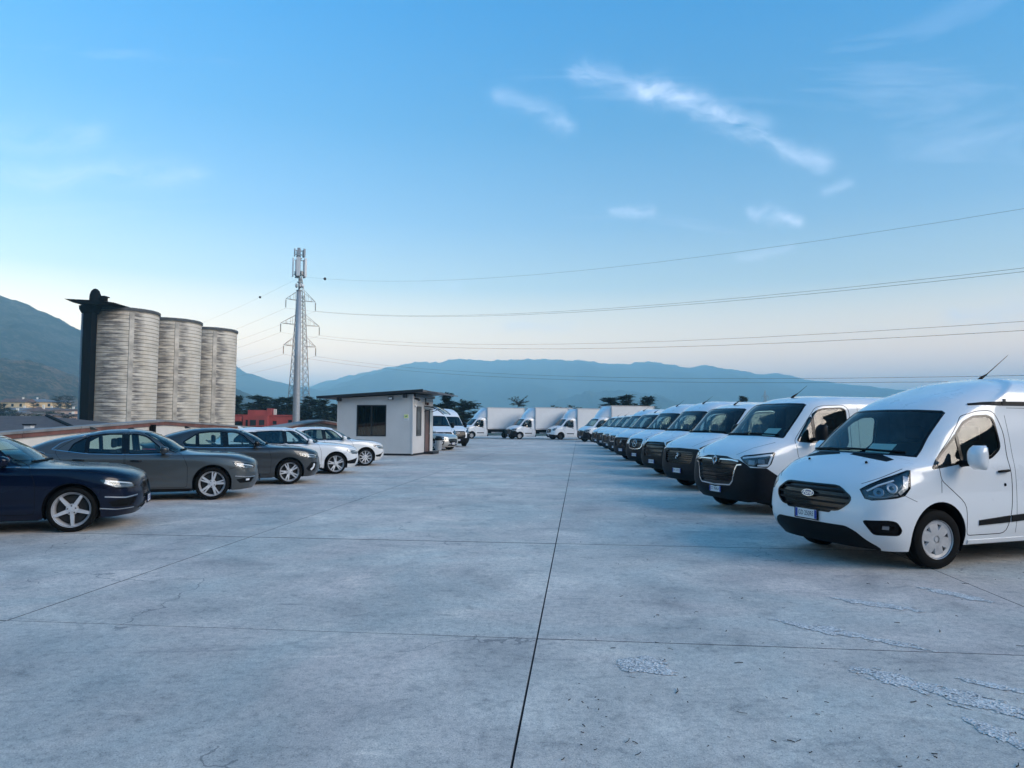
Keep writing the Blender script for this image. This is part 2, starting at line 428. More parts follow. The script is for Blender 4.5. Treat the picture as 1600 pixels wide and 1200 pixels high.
    def finish(s):
        """split the marked surface into pieces that keep the smooth normals of the whole"""
        s.pieces = {}; by = {}
        for f, t in zip(s.F, s.T): by.setdefault(t, []).append(f)
        for t, fs in by.items():
            ids = {}; co = []; no = []; out = []
            for f in fs:
                r = []
                for v in f:
                    if v not in ids: ids[v] = len(co); co.append(s.V[v]); no.append(s.N[v])
                    r.append(ids[v])
                out.append(r)
            s.pieces[s.tags[t]] = (np.array(co), np.array(no), out)
    def piece(s, tagname, objname, mat, parent, off=0.0, rim=0.0):
        if tagname not in s.pieces: return None
        co, no, fs = s.pieces[tagname]
        vs = co + no * off; nn = list(no); fs2 = list(fs)
        me = bpy.data.meshes.new(objname); me.from_pydata([tuple(v) for v in vs], [], fs2)
        me.polygons.foreach_set('use_smooth', [True] * len(fs2)); me.update()
        me.normals_split_custom_set_from_vertices([tuple(v) for v in nn])
        return link_mesh(objname, me, mat, parent)
    def lining(s, tags, mat, parent, d=0.03):
        bm = bmesh.new()
        for k in tags:
            if k not in s.pieces: continue
            co, no, fs = s.pieces[k]; vs = [bm.verts.new(tuple(c - n * d)) for c, n in zip(co, no)]
            for f in fs:
                try: bm.faces.new([vs[i] for i in reversed(f)])
                except ValueError: pass
        me = bpy.data.meshes.new('interior_lining'); bm.to_mesh(me); bm.free()
        return link_mesh('interior_lining', me, mat, parent)
    def proj(s, h, z, al=90, side=1):
        e, w = s.basis(al, side)
        o = e * h + Vector((0, 0, z)) + w * 8
        loc, n, _, _ = s.bvh.ray_cast(o, -w)
        if loc is None:
            loc, n, _, _ = s.bvh.find_nearest(e * h + Vector((0, 0, z)) + w * 0.9)
        if n.dot(w) < 0: n = -n
        return loc, n
    def strip_bm(s, bm, pts, width, off=0.002, al=90, side=1, closed=False, step=0.04, depth=0.006, taper=None):
        P = [np.array(p, float) for p in pts]
        if closed: P = P + [P[0]]
        Q = []
        for a, b in zip(P, P[1:]):
            n = max(1, int(np.hypot(*(b - a)) / step)); Q += [a + (b - a) * k / n for k in range(n)]
        if not closed: Q.append(P[-1])
        L = [s.proj(q[0], q[1], al, side) for q in Q]; N = len(L); rings = []
        for i in range(N):
            p, n = L[i]
            a = L[(i - 1) % N][0] if (closed or i > 0) else p
            b = L[(i + 1) % N][0] if (closed or i < N - 1) else p
            t = b - a; t = t.normalized() if t.length > 1e-7 else Vector((1, 0, 0)); bn = t.cross(n).normalized()
            w = width * (taper[0] + (taper[1] - taper[0]) * i / max(1, N - 1)) if taper else width
            rings.append([bm.verts.new(p + bn * w / 2 - n * depth), bm.verts.new(p + bn * w / 2 * .86 + n * off),
                          bm.verts.new(p - bn * w / 2 * .86 + n * off), bm.verts.new(p - bn * w / 2 - n * depth)])
        pr = list(zip(rings, rings[1:])) + ([(rings[-1], rings[0])] if closed else [])
        for a, b in pr:
            for k in range(4):
                bm.faces.new((a[k], a[(k + 1) % 4], b[(k + 1) % 4], b[k]))
        if not closed:
            bm.faces.new(rings[0][::-1]); bm.faces.new(rings[-1])
    def strip(s, name, pts, width, mat, parent, **kw):
        bm = bmesh.new(); s.strip_bm(bm, pts, width, **kw); return link_bm(name, bm, mat, parent)
    def strips(s, name, lists, width, mat, parent, **kw):
        bm = bmesh.new()
        for pts in lists: s.strip_bm(bm, pts, width, **kw)
        return link_bm(name, bm, mat, parent)
    def decal_frame(s, h, z, al=0, side=1, off=0.004):
        """matrix whose XY plane lies on the surface, X to the viewer's right, Y up"""
        p, n = s.proj(h, z, al, side)
        up = Vector((0, 0, 1)); x = up.cross(n).normalized(); y = n.cross(x).normalized()
        m = Matrix((x, y, n)).transposed().to_4x4(); m.translation = p + n * off
        return m

# ------------------------------------------------------------------ vehicle parts
WHEEL_MESH = {}
def wheel_meshes(R, W, rr, style):
    key = (R, W, rr, style)
    if key in WHEEL_MESH: return WHEEL_MESH[key]
    bm = bmesh.new()                                                # tyre; outer face toward +Y
    h = W / 2
    lathe(bm, [(rr - .005, -h * .80), (rr + .02, -h * .95), (R - .045, -h), (R - .012, -h * .86), (R, -h * .62), (R, -h * .20), (R - .007, -h * .18), (R - .007, -h * .12), (R, -h * .10), (R, h * .10), (R - .007, h * .12), (R - .007, h * .18), (R, h * .20), (R, h * .62),
               (R - .012, h * .86), (R - .045, h), (rr + .022, h * .97), (rr + .012, h * .93), (rr - .005, h * .80)], 40, 'Y')
    bmesh.ops.recalc_face_normals(bm, faces=bm.faces)
    tyre = bpy.data.meshes.new('wheel'); bm.to_mesh(tyre); bm.free(); tyre.materials.append(M['rubber'])
    bm = bmesh.new()
    yo = h * .80
    lathe(bm, [(rr - .03, -h * .7), (rr - .03, yo - .05), (rr - .012, yo - .01), (rr + .006, yo + .012), (rr + .004, yo - .01), (rr - .012, -h * .7)], 40, 'Y')
    def spoke(a, w0, w1, r0, r1, y0, y1, th=.03):
        c, s_ = math.cos(a), math.sin(a)
        vs = []
        for r, w, y in ((r0, w0, y0), ((r0 + r1) / 2, (w0 * .45 + w1 * .55), (y0 + y1) / 2 + .006), (r1, w1, y1)):
            for sx, yy in ((-1, y - th), (-.82, y), (.82, y), (1, y - th)):
                px, pz = r, sx * w / 2
                vs.append(bm.verts.new((px * c - pz * s_, yy, px * s_ + pz * c)))
        for i in range(2):
            for k in range(4):
                bm.faces.new((vs[i * 4 + k], vs[i * 4 + (k + 1) % 4], vs[i * 4 + 4 + (k + 1) % 4], vs[i * 4 + 4 + k]))
    n, kind, mt = {'five': (5, 's', 'alloy'), 'fived': (5, 'd', 'alloy'), 'fivesplit': (5, 'p', 'alloy'), 'ten': (10, 's2', 'alloy'), 'cover': (6, 'c', 'wheel_cover'), 'steel': (8, 'st', 'steel_dark'), 'steelg': (8, 'st', 'wheel_cover')}[style]
    for i in range(n):
        a = math.pi / 2 + 2 * math.pi * i / n
        if kind == 's': spoke(a, .066, .046, .05, rr - .012, yo - .022, yo - .004)
        elif kind == 's2': spoke(a, .05, .03, .05, rr - .012, yo - .02, yo - .006)
        elif kind == 'd':
            for da in (-.16, .16): spoke(a + da, .045, .036, .05, rr - .012, yo - .022, yo - .006)
        elif kind == 'p':
            for da, w in ((-.15, .034), (.13, .05)): spoke(a + da, w, w * .9, .05, rr - .012, yo - .022, yo - .006)
        elif kind == 'c': spoke(a, .11, .15, .04, rr - .008, yo - .006, yo - .014, .02)
        elif kind == 'st': spoke(a, .085, .10, .05, rr - .015, yo - .06, yo - .05, .02)
    hub = .085 if kind != 'st' else .10
    yh = yo - .012 if kind not in ('st',) else yo - .03
    lathe(bm, [(.0005, yh + .006), (.028, yh + .006), (.032, yh), (hub - .01, yh - .004), (hub, yh - .03), (hub, yh - .05)], 24, 'Y')
    if kind == 'c': lathe(bm, [(rr - .045, yo - .012), (rr - .006, yo - .004), (rr - .006, yo - .03)], 36, 'Y')
    bmesh.ops.recalc_face_normals(bm, faces=bm.faces)
    rim = bpy.data.meshes.new('rim'); bm.to_mesh(rim); bm.free(); rim.materials.append(M[mt])
    bm = bmesh.new(); lathe(bm, [(.0005, yo - .10), (rr - .06, yo - .10), (rr - .06, yo - .12), (rr - .02, yo - .125), (rr - .02, yo - .13), (.0005, yo - .13)], 28, 'Y')
    bmesh.ops.recalc_face_normals(bm, faces=bm.faces)
    dk = bpy.data.meshes.new('brake_disc'); bm.to_mesh(dk); bm.free(); dk.materials.append(M['steel_dark' if kind in ('c', 'st') else 'brake'])
    bm = bmesh.new()
    for i in range(5):
        a = math.pi / 2 + 2 * math.pi * (i + .5) / 5
        lathe(bm, [(.0005, yh + .004), (.010, yh + .003), (.011, yh - .01)], 6, 'Y', (math.cos(a) * .055, 0, math.sin(a) * .055))
    nuts = bpy.data.meshes.new('wheel_nuts'); bm.to_mesh(nuts); bm.free(); nuts.materials.append(M['steel_dark'])
    for me in (tyre, rim, dk):
        me.polygons.foreach_set('use_smooth', [True] * len(me.polygons))
        me.set_sharp_from_angle(angle=R_(35))
    WHEEL_MESH[key] = (tyre, rim, dk, nuts); return WHEEL_MESH[key]
def add_wheels(root, axles, ytrack, R, W, rr, style, steer=0.0, far=True):
    for i, x in enumerate(axles):
        for s in (-1, 1):
            ty, rim, dk, nuts = wheel_meshes(R, W, rr, style)
            w = bpy.data.objects.new('wheel', ty); COL.objects.link(w); w.parent = root
            w.location = (x, s * (ytrack - W / 2), R - 0.004)
            w.rotation_euler = (0, random.uniform(0, 6.28) , (0 if s > 0 else math.pi) + (steer if i == 0 else 0))
            for me, nm in ((rim, 'rim'), (dk, 'brake_disc')) + (((nuts, 'wheel_nuts'),) if style not in ('cover',) else ()):
                c = bpy.data.objects.new(nm, me); COL.objects.link(c); c.parent = w
                if nm == 'wheel_nuts': c['kind'] = 'stuff'
def arch_poly(cx, cz, R, n=22, low=-0.35, a0=-8):
    pts = [(cx + R * math.cos(R_(a)), cz + R * math.sin(R_(a))) for a in np.linspace(a0, 180 - a0, n)]
    return [(pts[0][0], low)] + pts + [(pts[-1][0], low)]
def wheel_wells(b, root, axles, cz, R, yin=0.52, mat='black_plastic', lip=0.0):
    for cx in axles:
        for s in (-1, 1):
            bm = bmesh.new(); prev = None; inner = []
            for a in np.linspace(-25, 205, 28):
                x, z = cx + R * math.cos(R_(a)), cz + R * math.sin(R_(a))
                xo, zo = cx + (R + .004) * math.cos(R_(a)), cz + (R + .004) * math.sin(R_(a))
                yb = abs(b.proj(xo, max(zo, b.A[..., 2].min() + .02), 90, s)[0].y) - 0.004
                r = [bm.verts.new((x, s * yb, z)), bm.verts.new((cx + (R - .012) * math.cos(R_(a)), s * (yb - .02), cz + (R - .012) * math.sin(R_(a)))),
                     bm.verts.new((cx + (R + .01) * math.cos(R_(a)), s * (yb - .05), cz + (R + .01) * math.sin(R_(a)))), bm.verts.new((x, s * yin, z))]
                if prev:
                    for k in range(3): bm.faces.new((prev[k], prev[k + 1], r[k + 1], r[k]))
                prev = r; inner.append(r[3])
            bm.faces.new(inner)
            link_bm('wheel_arch_liner', bm, mat, root, True)
def mirror(b, root, x, z, s, size=(.13, .10, .20), mat='paint_white', arm='black_plastic', out=0.10, parent=None):
    """door mirror: arm, housing and glass. size = depth(x), half width(y), height"""
    p, n = b.proj(x, z, 90, s); y = abs(p.y)
    dx, wy, hz = size; par = parent or root
    bm = bmesh.new()
    prof = []
    yc = y + out + wy
    for i in range(9):                                             # housing: rounded shell, deeper to the front
        v = i / 8; zz = z - .02 + hz * (v - .15)
        k = (1 - abs(2 * v - 1) ** 3.2)
        rx = dx * (.35 + .65 * k); ry = wy * (.72 + .28 * k)
        ring = []
        for j in range(16):
            a = 2 * math.pi * j / 16; c, q = math.cos(a), math.sin(a)
            px = -abs(c) ** .8 * rx if c < 0 else c * .018
            ring.append(bm.verts.new((x + .02 + px, s * (yc + math.copysign(abs(q) ** .7, q) * ry), zz)))
        prof.append(ring)
    for a, c in zip(prof, prof[1:]):
        for k in range(16): bm.faces.new((a[k], a[(k + 1) % 16], c[(k + 1) % 16], c[k]))
    bm.faces.new(prof[0][::-1]); bm.faces.new(prof[-1])
    mo = link_bm('door_mirror', bm, mat, par, True)
    bm = bmesh.new()
    tube(bm, [(x, s * (y - .03), z - .01), (x - .01, s * (y + out * .5), z), (x, s * (y + out + wy * .5), z + .01)], [.045, .036, .032], 10)
    link_bm('mirror_arm', bm, arm, mo, True)
    poly = round_poly([(s * (yc - wy * .84), z + hz * .0 - .01), (s * (yc + wy * .84), z + hz * .0 - .01), (s * (yc + wy * .84), z + hz * .72), (s * (yc - wy * .84), z + hz * .72)], .03)
    bm = bmesh.new(); prism(bm, poly, 'X', x + .034, x + .041); link_bm('mirror_glass', bm, 'mirror_glass', mo)
    return mo
def handle(b, parent, x, z, s, L=.17, mat='black_plastic', w=.028):
    bm = bmesh.new()
    pts = []
    for t in np.linspace(-.5, .5, 7):
        p, n = b.proj(x + L * t, z + .012 * t, 90, s); pts.append(p + n * (.012 + .022 * (1 - (2 * t) ** 4)))
    tube(bm, pts, [w * .35, w * .48, w * .5, w * .5, w * .5, w * .48, w * .35], 8)
    return link_bm('door_handle', bm, mat, parent, True)
def plate(b, root, z, text, w=.36, h=.11, x=None, tilt=0.0):
    m = b.decal_frame(0, z, 0, 1, 0.016)
    n = Vector((-1, 0, -tilt)).normalized(); xx = Vector((0, 0, 1)).cross(n).normalized(); yy = n.cross(xx)
    R3 = Matrix((xx, yy, n)).transposed().to_4x4(); R3.translation = Vector(m.translation)
    p = prism_obj('number_plate', round_poly([(-w / 2, -h / 2), (w / 2, -h / 2), (w / 2, h / 2), (-w / 2, h / 2)], .012), 'Z', -.012, 0, 'plate_white', root)
    p.matrix_basis = R3
    for sx in (-1, 1):
        a, c = sorted((sx * (w / 2 - .004), sx * (w / 2 - .040)))
        prism_obj('plate_band', [(a, -h / 2 + .004), (c, -h / 2 + .004), (c, h / 2 - .004), (a, h / 2 - .004)], 'Z', 0.0005, .002, 'plate_blue', p)
    fr = bmesh.new()
    for (a, c, d, e) in ((-w / 2 - .012, w / 2 + .012, h / 2, h / 2 + .012), (-w / 2 - .012, w / 2 + .012, -h / 2 - .012, -h / 2), (-w / 2 - .012, -w / 2, -h / 2, h / 2), (w / 2, w / 2 + .012, -h / 2, h / 2)):
        bbox(fr, a, c, d, e, -.014, .003)
    link_bm('plate_frame', fr, 'black_plastic', p)
    if text:
        me = text_mesh(text, h * .72); me.transform(Matrix.Scale(.74, 4, (1, 0, 0)) @ Matrix.Identity(4)); me.transform(Matrix.Translation((0, 0, .0022)))
        link_mesh('plate_lettering', me, 'plate_ink', p)
    return p
def seat(root, x, y, z, w=.50, mat='interior', parent=None):
    st = box_obj('seat', x - .26, x + .26, y - w / 2, y + w / 2, z, z + .16, mat, parent or root, .05, True)
    bm = bmesh.new(); prism(bm, round_poly([(x + .18, z + .10), (x + .32, z + .10), (x + .46, z + .66), (x + .34, z + .68)], .03), 'Y', y - w / 2 + .02, y + w / 2 - .02)
    link_bm('seat_back', bm, mat, st)
    bm = bmesh.new(); bbox(bm, x + .37, x + .46, y - .13, y + .13, z + .71, z + .90, .035); link_bm('headrest', bm, mat, st, True)
    return st
def steering(root, x, y, z, parent=None, r=.185):
    bm = bmesh.new(); pts = []
    for k in range(25):
        a = 2 * math.pi * k / 24; pts.append((x + r * math.sin(a) * .42, y + r * math.cos(a), z + r * math.sin(a) * .9))
    tube(bm, pts, .014, 6, False); tube(bm, [(x - .05, y, z - .06), (x - .02, y, z), ], .05, 8)
    tube(bm, [(x, y - r, z), (x - .02, y, z - .01), (x, y + r, z)], .013, 6)
    return link_bm('steering_wheel', bm, 'interior', root, True)
def dash(root, x0, x1, z0, z1, hw):
    return prism_obj('dashboard', round_poly([(x0, z1 - .02), (x0 + .25, z1 + .02), (x1 - .1, z1), (x1, z1 - .12), (x1 - .08, z0), (x0, z0)], .03), 'Y', -hw, hw, 'interior', root)
def antenna(b, root, x, L=.42, lean=.75, up=.5):
    e, w = Vector((1, 0, 0)), Vector((0, 0, 1))
    loc, n, _, _ = b.bvh.ray_cast(Vector((x, 0.0, 6)), Vector((0, 0, -1)))
    bm = bmesh.new(); d = Vector((lean, 0, up)).normalized()
    tube(bm, [loc + Vector((-.05, 0, -.01)), loc + Vector((.0, 0, .03)), loc + d * .12 + Vector((0, 0, .01))], [.025, .02, .009], 8)
    tube(bm, [loc + d * .12 + Vector((0, 0, .01)), loc + d * L], [.006, .003], 6)
    return link_bm('antenna', bm, 'black_plastic', root, True)
def wipers(b, root, lines, al=0):
    for pts in lines:
        bm = bmesh.new(); b.strip_bm(bm, pts, .022, off=.022, al=al, side=1, step=.08, depth=-.004)
        link_bm('wiper', bm, 'black_plastic', root)
def ring_text_emblem(): pass

# ------------------------------------------------------------------ layout helper: true positions on the lot
F_PX = 1120.0
def hor(px): return 661 + (px - 800) * 0.0061
def gpt(px, py):
    """point of the flat lot seen at a pixel of the photograph (used to survey real positions)"""
    s_ = (py - hor(px)) / EYE
    return Vector(((px - 800) / s_, F_PX / s_, 0))
from mathutils import noise as MN
rng = random.Random(7)

# ------------------------------------------------------------------ setting: lot, terrain, hills
def mat_concrete():
    m = principled('concrete', (.3, .3, .3), .8); t = NT(m); p = t.pos(); b = t.bsdf
    big = t.noise(p, .16, 5, .62, .4); mid = t.noise(p, 1.1, 6, .62, .6); fine = t.noise(p, 16, 5, .75); sp = t.noise(p, 110, 3, .7)
    oi = t.add('ShaderNodeObjectInfo').outputs['Random']
    c = t.ramp(big, [(.30, (.48, .435, .395)), (.5, (.66, .58, .51)), (.68, (.80, .705, .615))])
    c = t.mix(.8, c, t.ramp(t.noise(p, .42, 4, .6, .8), [(.36, (.90, .99, 1.02)), (.5, (1, 1, 1)), (.64, (1.06, .99, .99))]), 'MULTIPLY')
    c = t.mix(.9, c, t.ramp(t.noise(p, 4.6, 5, .7, .5), [(.28, (.62, .63, .65)), (.46, (1, 1, 1)), (.62, (1, 1, 1)), (.75, (1.2, 1.19, 1.17))]), 'MULTIPLY')
    c = t.mix(.85, c, t.ramp(mid, [(.24, (.45, .46, .49)), (.40, (.82, .83, .84)), (.56, (1, 1, 1)), (.72, (1.3, 1.28, 1.24))]), 'MULTIPLY')
    mp = t.add('ShaderNodeMapping'); mp.inputs['Scale'].default_value = (.55, 2.2, 1); mp.inputs['Rotation'].default_value = (0, 0, R_(-12)); t.link(p, mp.inputs['Vector'])
    st = t.noise(mp.outputs[0], 1.3, 6, .7, 1.2)
    c = t.mix(.9, c, t.ramp(st, [(.0, (.50, .50, .54)), (.30, (.66, .67, .70)), (.41, (1, 1, 1)), (.60, (1, 1, 1)), (.72, (1.26, 1.24, 1.2))]), 'MULTIPLY')
    c = t.mix(.8, c, t.ramp(fine, [(.25, (.52, .53, .55)), (.5, (1, 1, 1)), (.75, (1.22, 1.2, 1.18))]), 'MULTIPLY')
    c = t.mix(.9, c, t.ramp(sp, [(.30, (.34, .34, .36)), (.43, (.92, .92, .92)), (.58, (1, 1, 1)), (.70, (1.42, 1.42, 1.42))]
        ), 'MULTIPLY')
    c = t.mix(.85, c, t.ramp(t.noise(p, 42, 4, .7), [(.30, (.55, .56, .58)), (.45, (1, 1, 1)), (.6, (1, 1, 1)), (.74, (1.25, 1.24, 1.22))]), 'MULTIPLY')
    c = t.mix(1.0, c, t.ramp(oi, [(0, (.95, .95, .955)), (1, (1.03, 1.03, 1.02))]), 'MULTIPLY')
    # small dark spots (oil drips, chewing gum) with shapes of their own
    vo = t.add('ShaderNodeTexVoronoi', feature='F1'); vo.inputs['Scale'].default_value = .9; t.link(p, vo.inputs['Vector'])
    rnd = t.add('ShaderNodeSeparateColor'); t.link(vo.outputs['Color'], rnd.inputs[0])
    rad = t.math('MULTIPLY', t.math('POWER', rnd.outputs[0], 5.0), .085)
    spot = t.math('LESS_THAN', t.math('ADD', vo.outputs['Distance'], t.math('MULTIPLY', t.noise(p, 24, 3), .03)), rad)
    c = t.mix(t.math('MULTIPLY', spot, .55), c, (.10, .10, .105))
    # hairline cracks
    wp = t.add('ShaderNodeVectorMath', operation='ADD'); nz = t.add('ShaderNodeTexNoise'); nz.inputs['Scale'].default_value = 1.4; nz.inputs['Detail'].default_value = 6; t.link(p, nz.inputs['Vector'])
    t.link(p, wp.inputs[0]); t.link(nz.outputs['Color'], wp.inputs[1])
    vc = t.add('ShaderNodeTexVoronoi', feature='DISTANCE_TO_EDGE'); vc.inputs['Scale'].default_value = .30; t.link(wp.outputs[0], vc.inputs['Vector'])
    crack = t.math('MULTIPLY', t.math('LESS_THAN', vc.outputs['Distance'], .0022), t.math('GREATER_THAN', t.noise(p, .35, 2), .52))
    c = t.mix(t.math('MULTIPLY', crack, .55), c, (.09, .09, .095))
    t.link(c, b.inputs['Base Color'])
    t.link(t.math('ADD', t.math('MULTIPLY', mid, .35), .50), b.inputs['Roughness'])
    hgt = t.math('ADD', t.math('MULTIPLY', fine, .5), t.math('MULTIPLY', sp, .5))
    t.link(t.bump(hgt, .7, .010), b.inputs['Normal'])
    return m
mat_concrete()
def mat_spall():
    m = principled('spalled_concrete', (.3, .3, .3), .95); t = NT(m); p = t.pos(); b = t.bsdf
    v = t.add('ShaderNodeTexVoronoi', feature='F1'); v.inputs['Scale'].default_value = 70; t.link(p, v.inputs['Vector'])
    sc = t.add('ShaderNodeSeparateColor'); t.link(v.outputs['Color'], sc.inputs[0])
    c = t.ramp(sc.outputs[0], [(0, (.30, .29, .28)), (.25, (.56, .53, .50)), (.8, (.74, .70, .66)), (1, (.85, .81, .76))])
    c = t.mix(.7, c, t.ramp(t.noise(p, 9, 4, .7), [(.3, (.6, .6, .62)), (.7, (1.1, 1.1, 1.1))]), 'MULTIPLY')
    t.link(c, b.inputs['Base Color']); t.link(t.bump(v.outputs['Distance'], .6, .012), b.inputs['Normal']); return m
mat_spall()
grain(principled('dark_joint', (.06, .06, .062), .9), 3, .6, .2, coord='pos')
grain(principled('debris', (.035, .028, .02), .9), 20, .4, .2, coord='pos')
YAW = R_(-5.4)                                                     # joints run 5.4 degrees right of the view
GX = Vector((math.cos(YAW), math.sin(YAW), 0)); GY = Vector((-math.sin(YAW), math.cos(YAW), 0))
G0 = Vector((.20, 5.50, 0)); SLAB = 4.30
lot = from_pd('concrete_lot', [tuple(G0 + GX * a * SLAB + GY * c * SLAB + Vector((0, 0, z))) for z in (-5.5, -.03) for a, c in ((-4.0, -3.6), (5.5, -3.6), (5.5, 21), (-4.0, 21))],
              [(4, 5, 6, 7), (0, 1, 5, 4), (1, 2, 6, 5), (2, 3, 7, 6), (3, 0, 4, 7)], 'dark_joint'); tag(lot, kind='structure')
bm = bmesh.new(); hs = SLAB / 2 - .0036; bbox(bm, -hs, hs, -hs, hs, -.14, 0, .003, 1)
slab_me = bpy.data.meshes.new('concrete_slab'); bm.to_mesh(slab_me); bm.free(); slab_me.materials.append(M['concrete']); slab_me.materials.append(M['dark_joint'])
for _p in slab_me.polygons: _p.material_index = 0 if _p.normal.z > .9 else 1
for i in range(-3, 5):
    for j in range(-3, 20):
        o = bpy.data.objects.new('concrete_slab', slab_me); COL.objects.link(o); o.parent = lot
        c = G0 + GX * (i + .5) * SLAB + GY * (j + .5) * SLAB
        o.location = (c.x, c.y, rng.uniform(-.004, 0)); o.rotation_euler = (0, 0, YAW)
def spall(px0, py0, px1, py1, wid, seed, cell=.013):
    """rough broken patch between two surveyed points: chipped cells with a ragged edge and loose grit"""
    a, c = gpt(px0, py0), gpt(px1, py1); d = c - a; L = d.length; u = d / L; w = Vector((-u.y, u.x, 0)); r = random.Random(seed)
    n, m = int(L / cell), int(wid * 1.5 / cell); vs, fs = [], []; keep = []
    def inside(t, v):
        env = (max(0, math.sin(math.pi * t)) ** .55) * (.66 + .55 * MN.noise(Vector((t * L * 3, seed, 0)))) ; sh = .35 * MN.noise(Vector((t * L * 2.2, seed + 9, 4)))
        return env - abs(v - sh) + .40 * MN.fractal(Vector((t * L * 11, v * wid * 11, seed)), .8, 2, 4)
    for i in range(n + 1):
        for j in range(m + 1):
            t, v = i / n, (2 * j / m - 1) * 1.5; k = inside(t, v); q = a + u * (L * t) + w * (v * wid / 2) + Vector((r.uniform(-.4, .4), r.uniform(-.4, .4), 0)) * cell
            vs.append((q.x, q.y, .0012 + min(1, max(0, k * 3)) * (.0012 + .004 * abs(MN.noise(Vector((q.x * 45, q.y * 45, seed)))) + r.uniform(0, .0016)))); keep.append(k)
    for i in range(n):
        for j in range(m):
            k = i * (m + 1) + j; ids = (k, k + m + 1, k + m + 2, k + 1)
            if sum(keep[x] for x in ids) / 4 > .10: fs.append(ids)
    from_pd('spalled_patch', vs, fs, 'spalled_concrete', lot)
spall(960, 1022, 1056, 1046, .42, 1); spall(1188, 960, 1462, 1012, .30, 2); spall(1318, 1034, 1640, 1120, .46, 3); spall(1470, 1048, 1660, 1086, .17, 4)
spall(1490, 1108, 1640, 1180, .18, 5); spall(1290, 928, 1440, 952, .34, 6); spall(1420, 912, 1550, 938, .34, 8); spall(1350, 1192, 1412, 1215, .12, 9)
bm = bmesh.new()
for i in range(150):                                               # needles, twigs and grit blown on to the slabs
    px, py = rng.uniform(880, 1640), 830 + 370 * rng.random() ** .8
    q = gpt(px, py); L = rng.choice((.012, .015, .02, .03, .06)) * rng.uniform(.6, 1.3); a = rng.uniform(0, 6.28); w = rng.uniform(.0012, .003)
    pts = [(q.x + math.cos(a + k * .5) * L * (k - .5), q.y + math.sin(a + k * .5) * L * (k - .5), .003 + .004 * k) for k in (0, .5, 1)]
    tube(bm, pts, w, 4)
tag(link_bm('leaf_litter', bm, 'debris'), 'dry twigs and needles scattered over the concrete on the right', 'litter', kind='stuff')

def forest(name, lo, hi, scale, bumpd=3.0):
    m = principled(name, lo, .95, spec=.1); t = NT(m); p = t.pos(); b = t.bsdf
    f = t.math('ADD', t.math('MULTIPLY', t.noise(p, scale, 6, .62, .3), .55), t.math('MULTIPLY', t.noise(p, scale * 5.5, 5, .7), .45)); g = t.noise(p, scale * .12, 4, .6)
    c = t.mix(g, t.ramp(f, [(.40, tuple(x * .4 for x in lo)), (.48, lo), (.62, hi)]), t.ramp(f, [(.40, tuple(x * .3 for x in lo)), (.62, tuple(x * 1.4 for x in lo))]))
    t.link(c, b.inputs['Base Color']); t.link(t.bump(f, .8, bumpd), b.inputs['Normal']); return m
forest('forest_far', (.030, .042, .028), (.055, .065, .04), .012, 20)
forest('forest_autumn', (.022, .032, .03), (.16, .12, .10), .03, 12); forest('forest_rust', (.045, .040, .025), (.36, .20, .12), .05, 8)
forest('forest_dark', (.012, .016, .010), (.03, .032, .018), .05, 5)
forest('field', (.05, .06, .03), (.10, .10, .05), .03, .5)
# terrain: one sheet to the horizon, lower than the lot
def terrain_z(x, y):
    d = math.hypot(x, y); z = -5.6 - .4 * MN.noise(Vector((x * .01, y * .01, 0)))
    k = max(0, min(1, (-x - 70) / 500)); z += 34 * k ** 1.3 * max(0, min(1, (y - 60) / 200))
    return z
def ground_sheet():
    rs = [0, 30, 60, 90, 120, 160, 210, 270, 340, 430, 560, 760, 1100, 1700, 2800, 4800, 9000, 20000]; n = 96; vs = [(0, 0, -6)]; fs = []
    for r in rs[1:]:
        for k in range(n):
            a = 2 * math.pi * k / n; x, y = r * math.sin(a), r * math.cos(a); vs.append((x, y, terrain_z(x, y) if r < 1500 else -6))
    for k in range(n): fs.append((0, 1 + (k + 1) % n, 1 + k))
    for i in range(len(rs) - 2):
        for k in range(n):
            a, c = 1 + i * n, 1 + (i + 1) * n; fs.append((a + k, a + (k + 1) % n, c + (k + 1) % n, c + k))
    return tag(from_pd('ground', vs, fs, 'field', None, True), kind='structure')
ground_sheet()
def ridge(name, pts, dist, front, back, mat, rough=.05, tree=4.0, n=190, m=34, seed=0, turn=0.0):
    """a wooded ridge: surveyed crest heights at a distance, with spurs running down to the valley"""
    P = np.array([((px - 800) / F_PX * dist, (hor(px) - py) / F_PX * dist + EYE) for px, py in pts])
    xs = np.linspace(P[0, 0], P[-1, 0], n); hs = np.interp(xs, P[:, 0], P[:, 1]); vs, fs = [], []
    ker = np.ones(5) / 5; hs = np.r_[hs[:2], np.convolve(hs, ker, 'valid'), hs[-2:]]
    hs = hs + np.array([dist * .0042 * MN.fractal(Vector((x / (dist * .035), seed * 3.1, 0)), .7, 2.1, 5) for x in xs])
    for i, (x, h) in enumerate(zip(xs, hs)):
        for j in range(m + 1):
            t = j / m * 1.5
            if t <= 1: y = dist - (1 - t) * front; f = t ** .85
            else: y = dist + (t - 1) * 2 * back; f = max(0, 1 - ((t - 1) * 2) ** 1.3 * .8)
            spur = MN.fractal(Vector((x / (dist * .10) + seed, y / (dist * .25), seed)), .9, 2.0, 5)
            z = -8 + (h + 8) * f * (1 + .28 * spur * (1 - f) * 1.6) + tree * MN.noise(Vector((x * 7.3 / tree, y * .3 / tree, seed))) * min(1, t * 2) * .8
            if abs(t - 1) < 1e-6: z = h + tree * .5 * MN.noise(Vector((x * .9 / tree, seed, 1)))
            xx = x * (y / dist) ** .35 + turn * (y - dist)
            vs.append((xx, y, z))
    for i in range(n - 1):
        for j in range(m):
            k = i * (m + 1) + j; fs.append((k, k + m + 1, k + m + 2, k + 1))
    return tag(from_pd(name, vs, fs, mat, None, True), kind='structure')
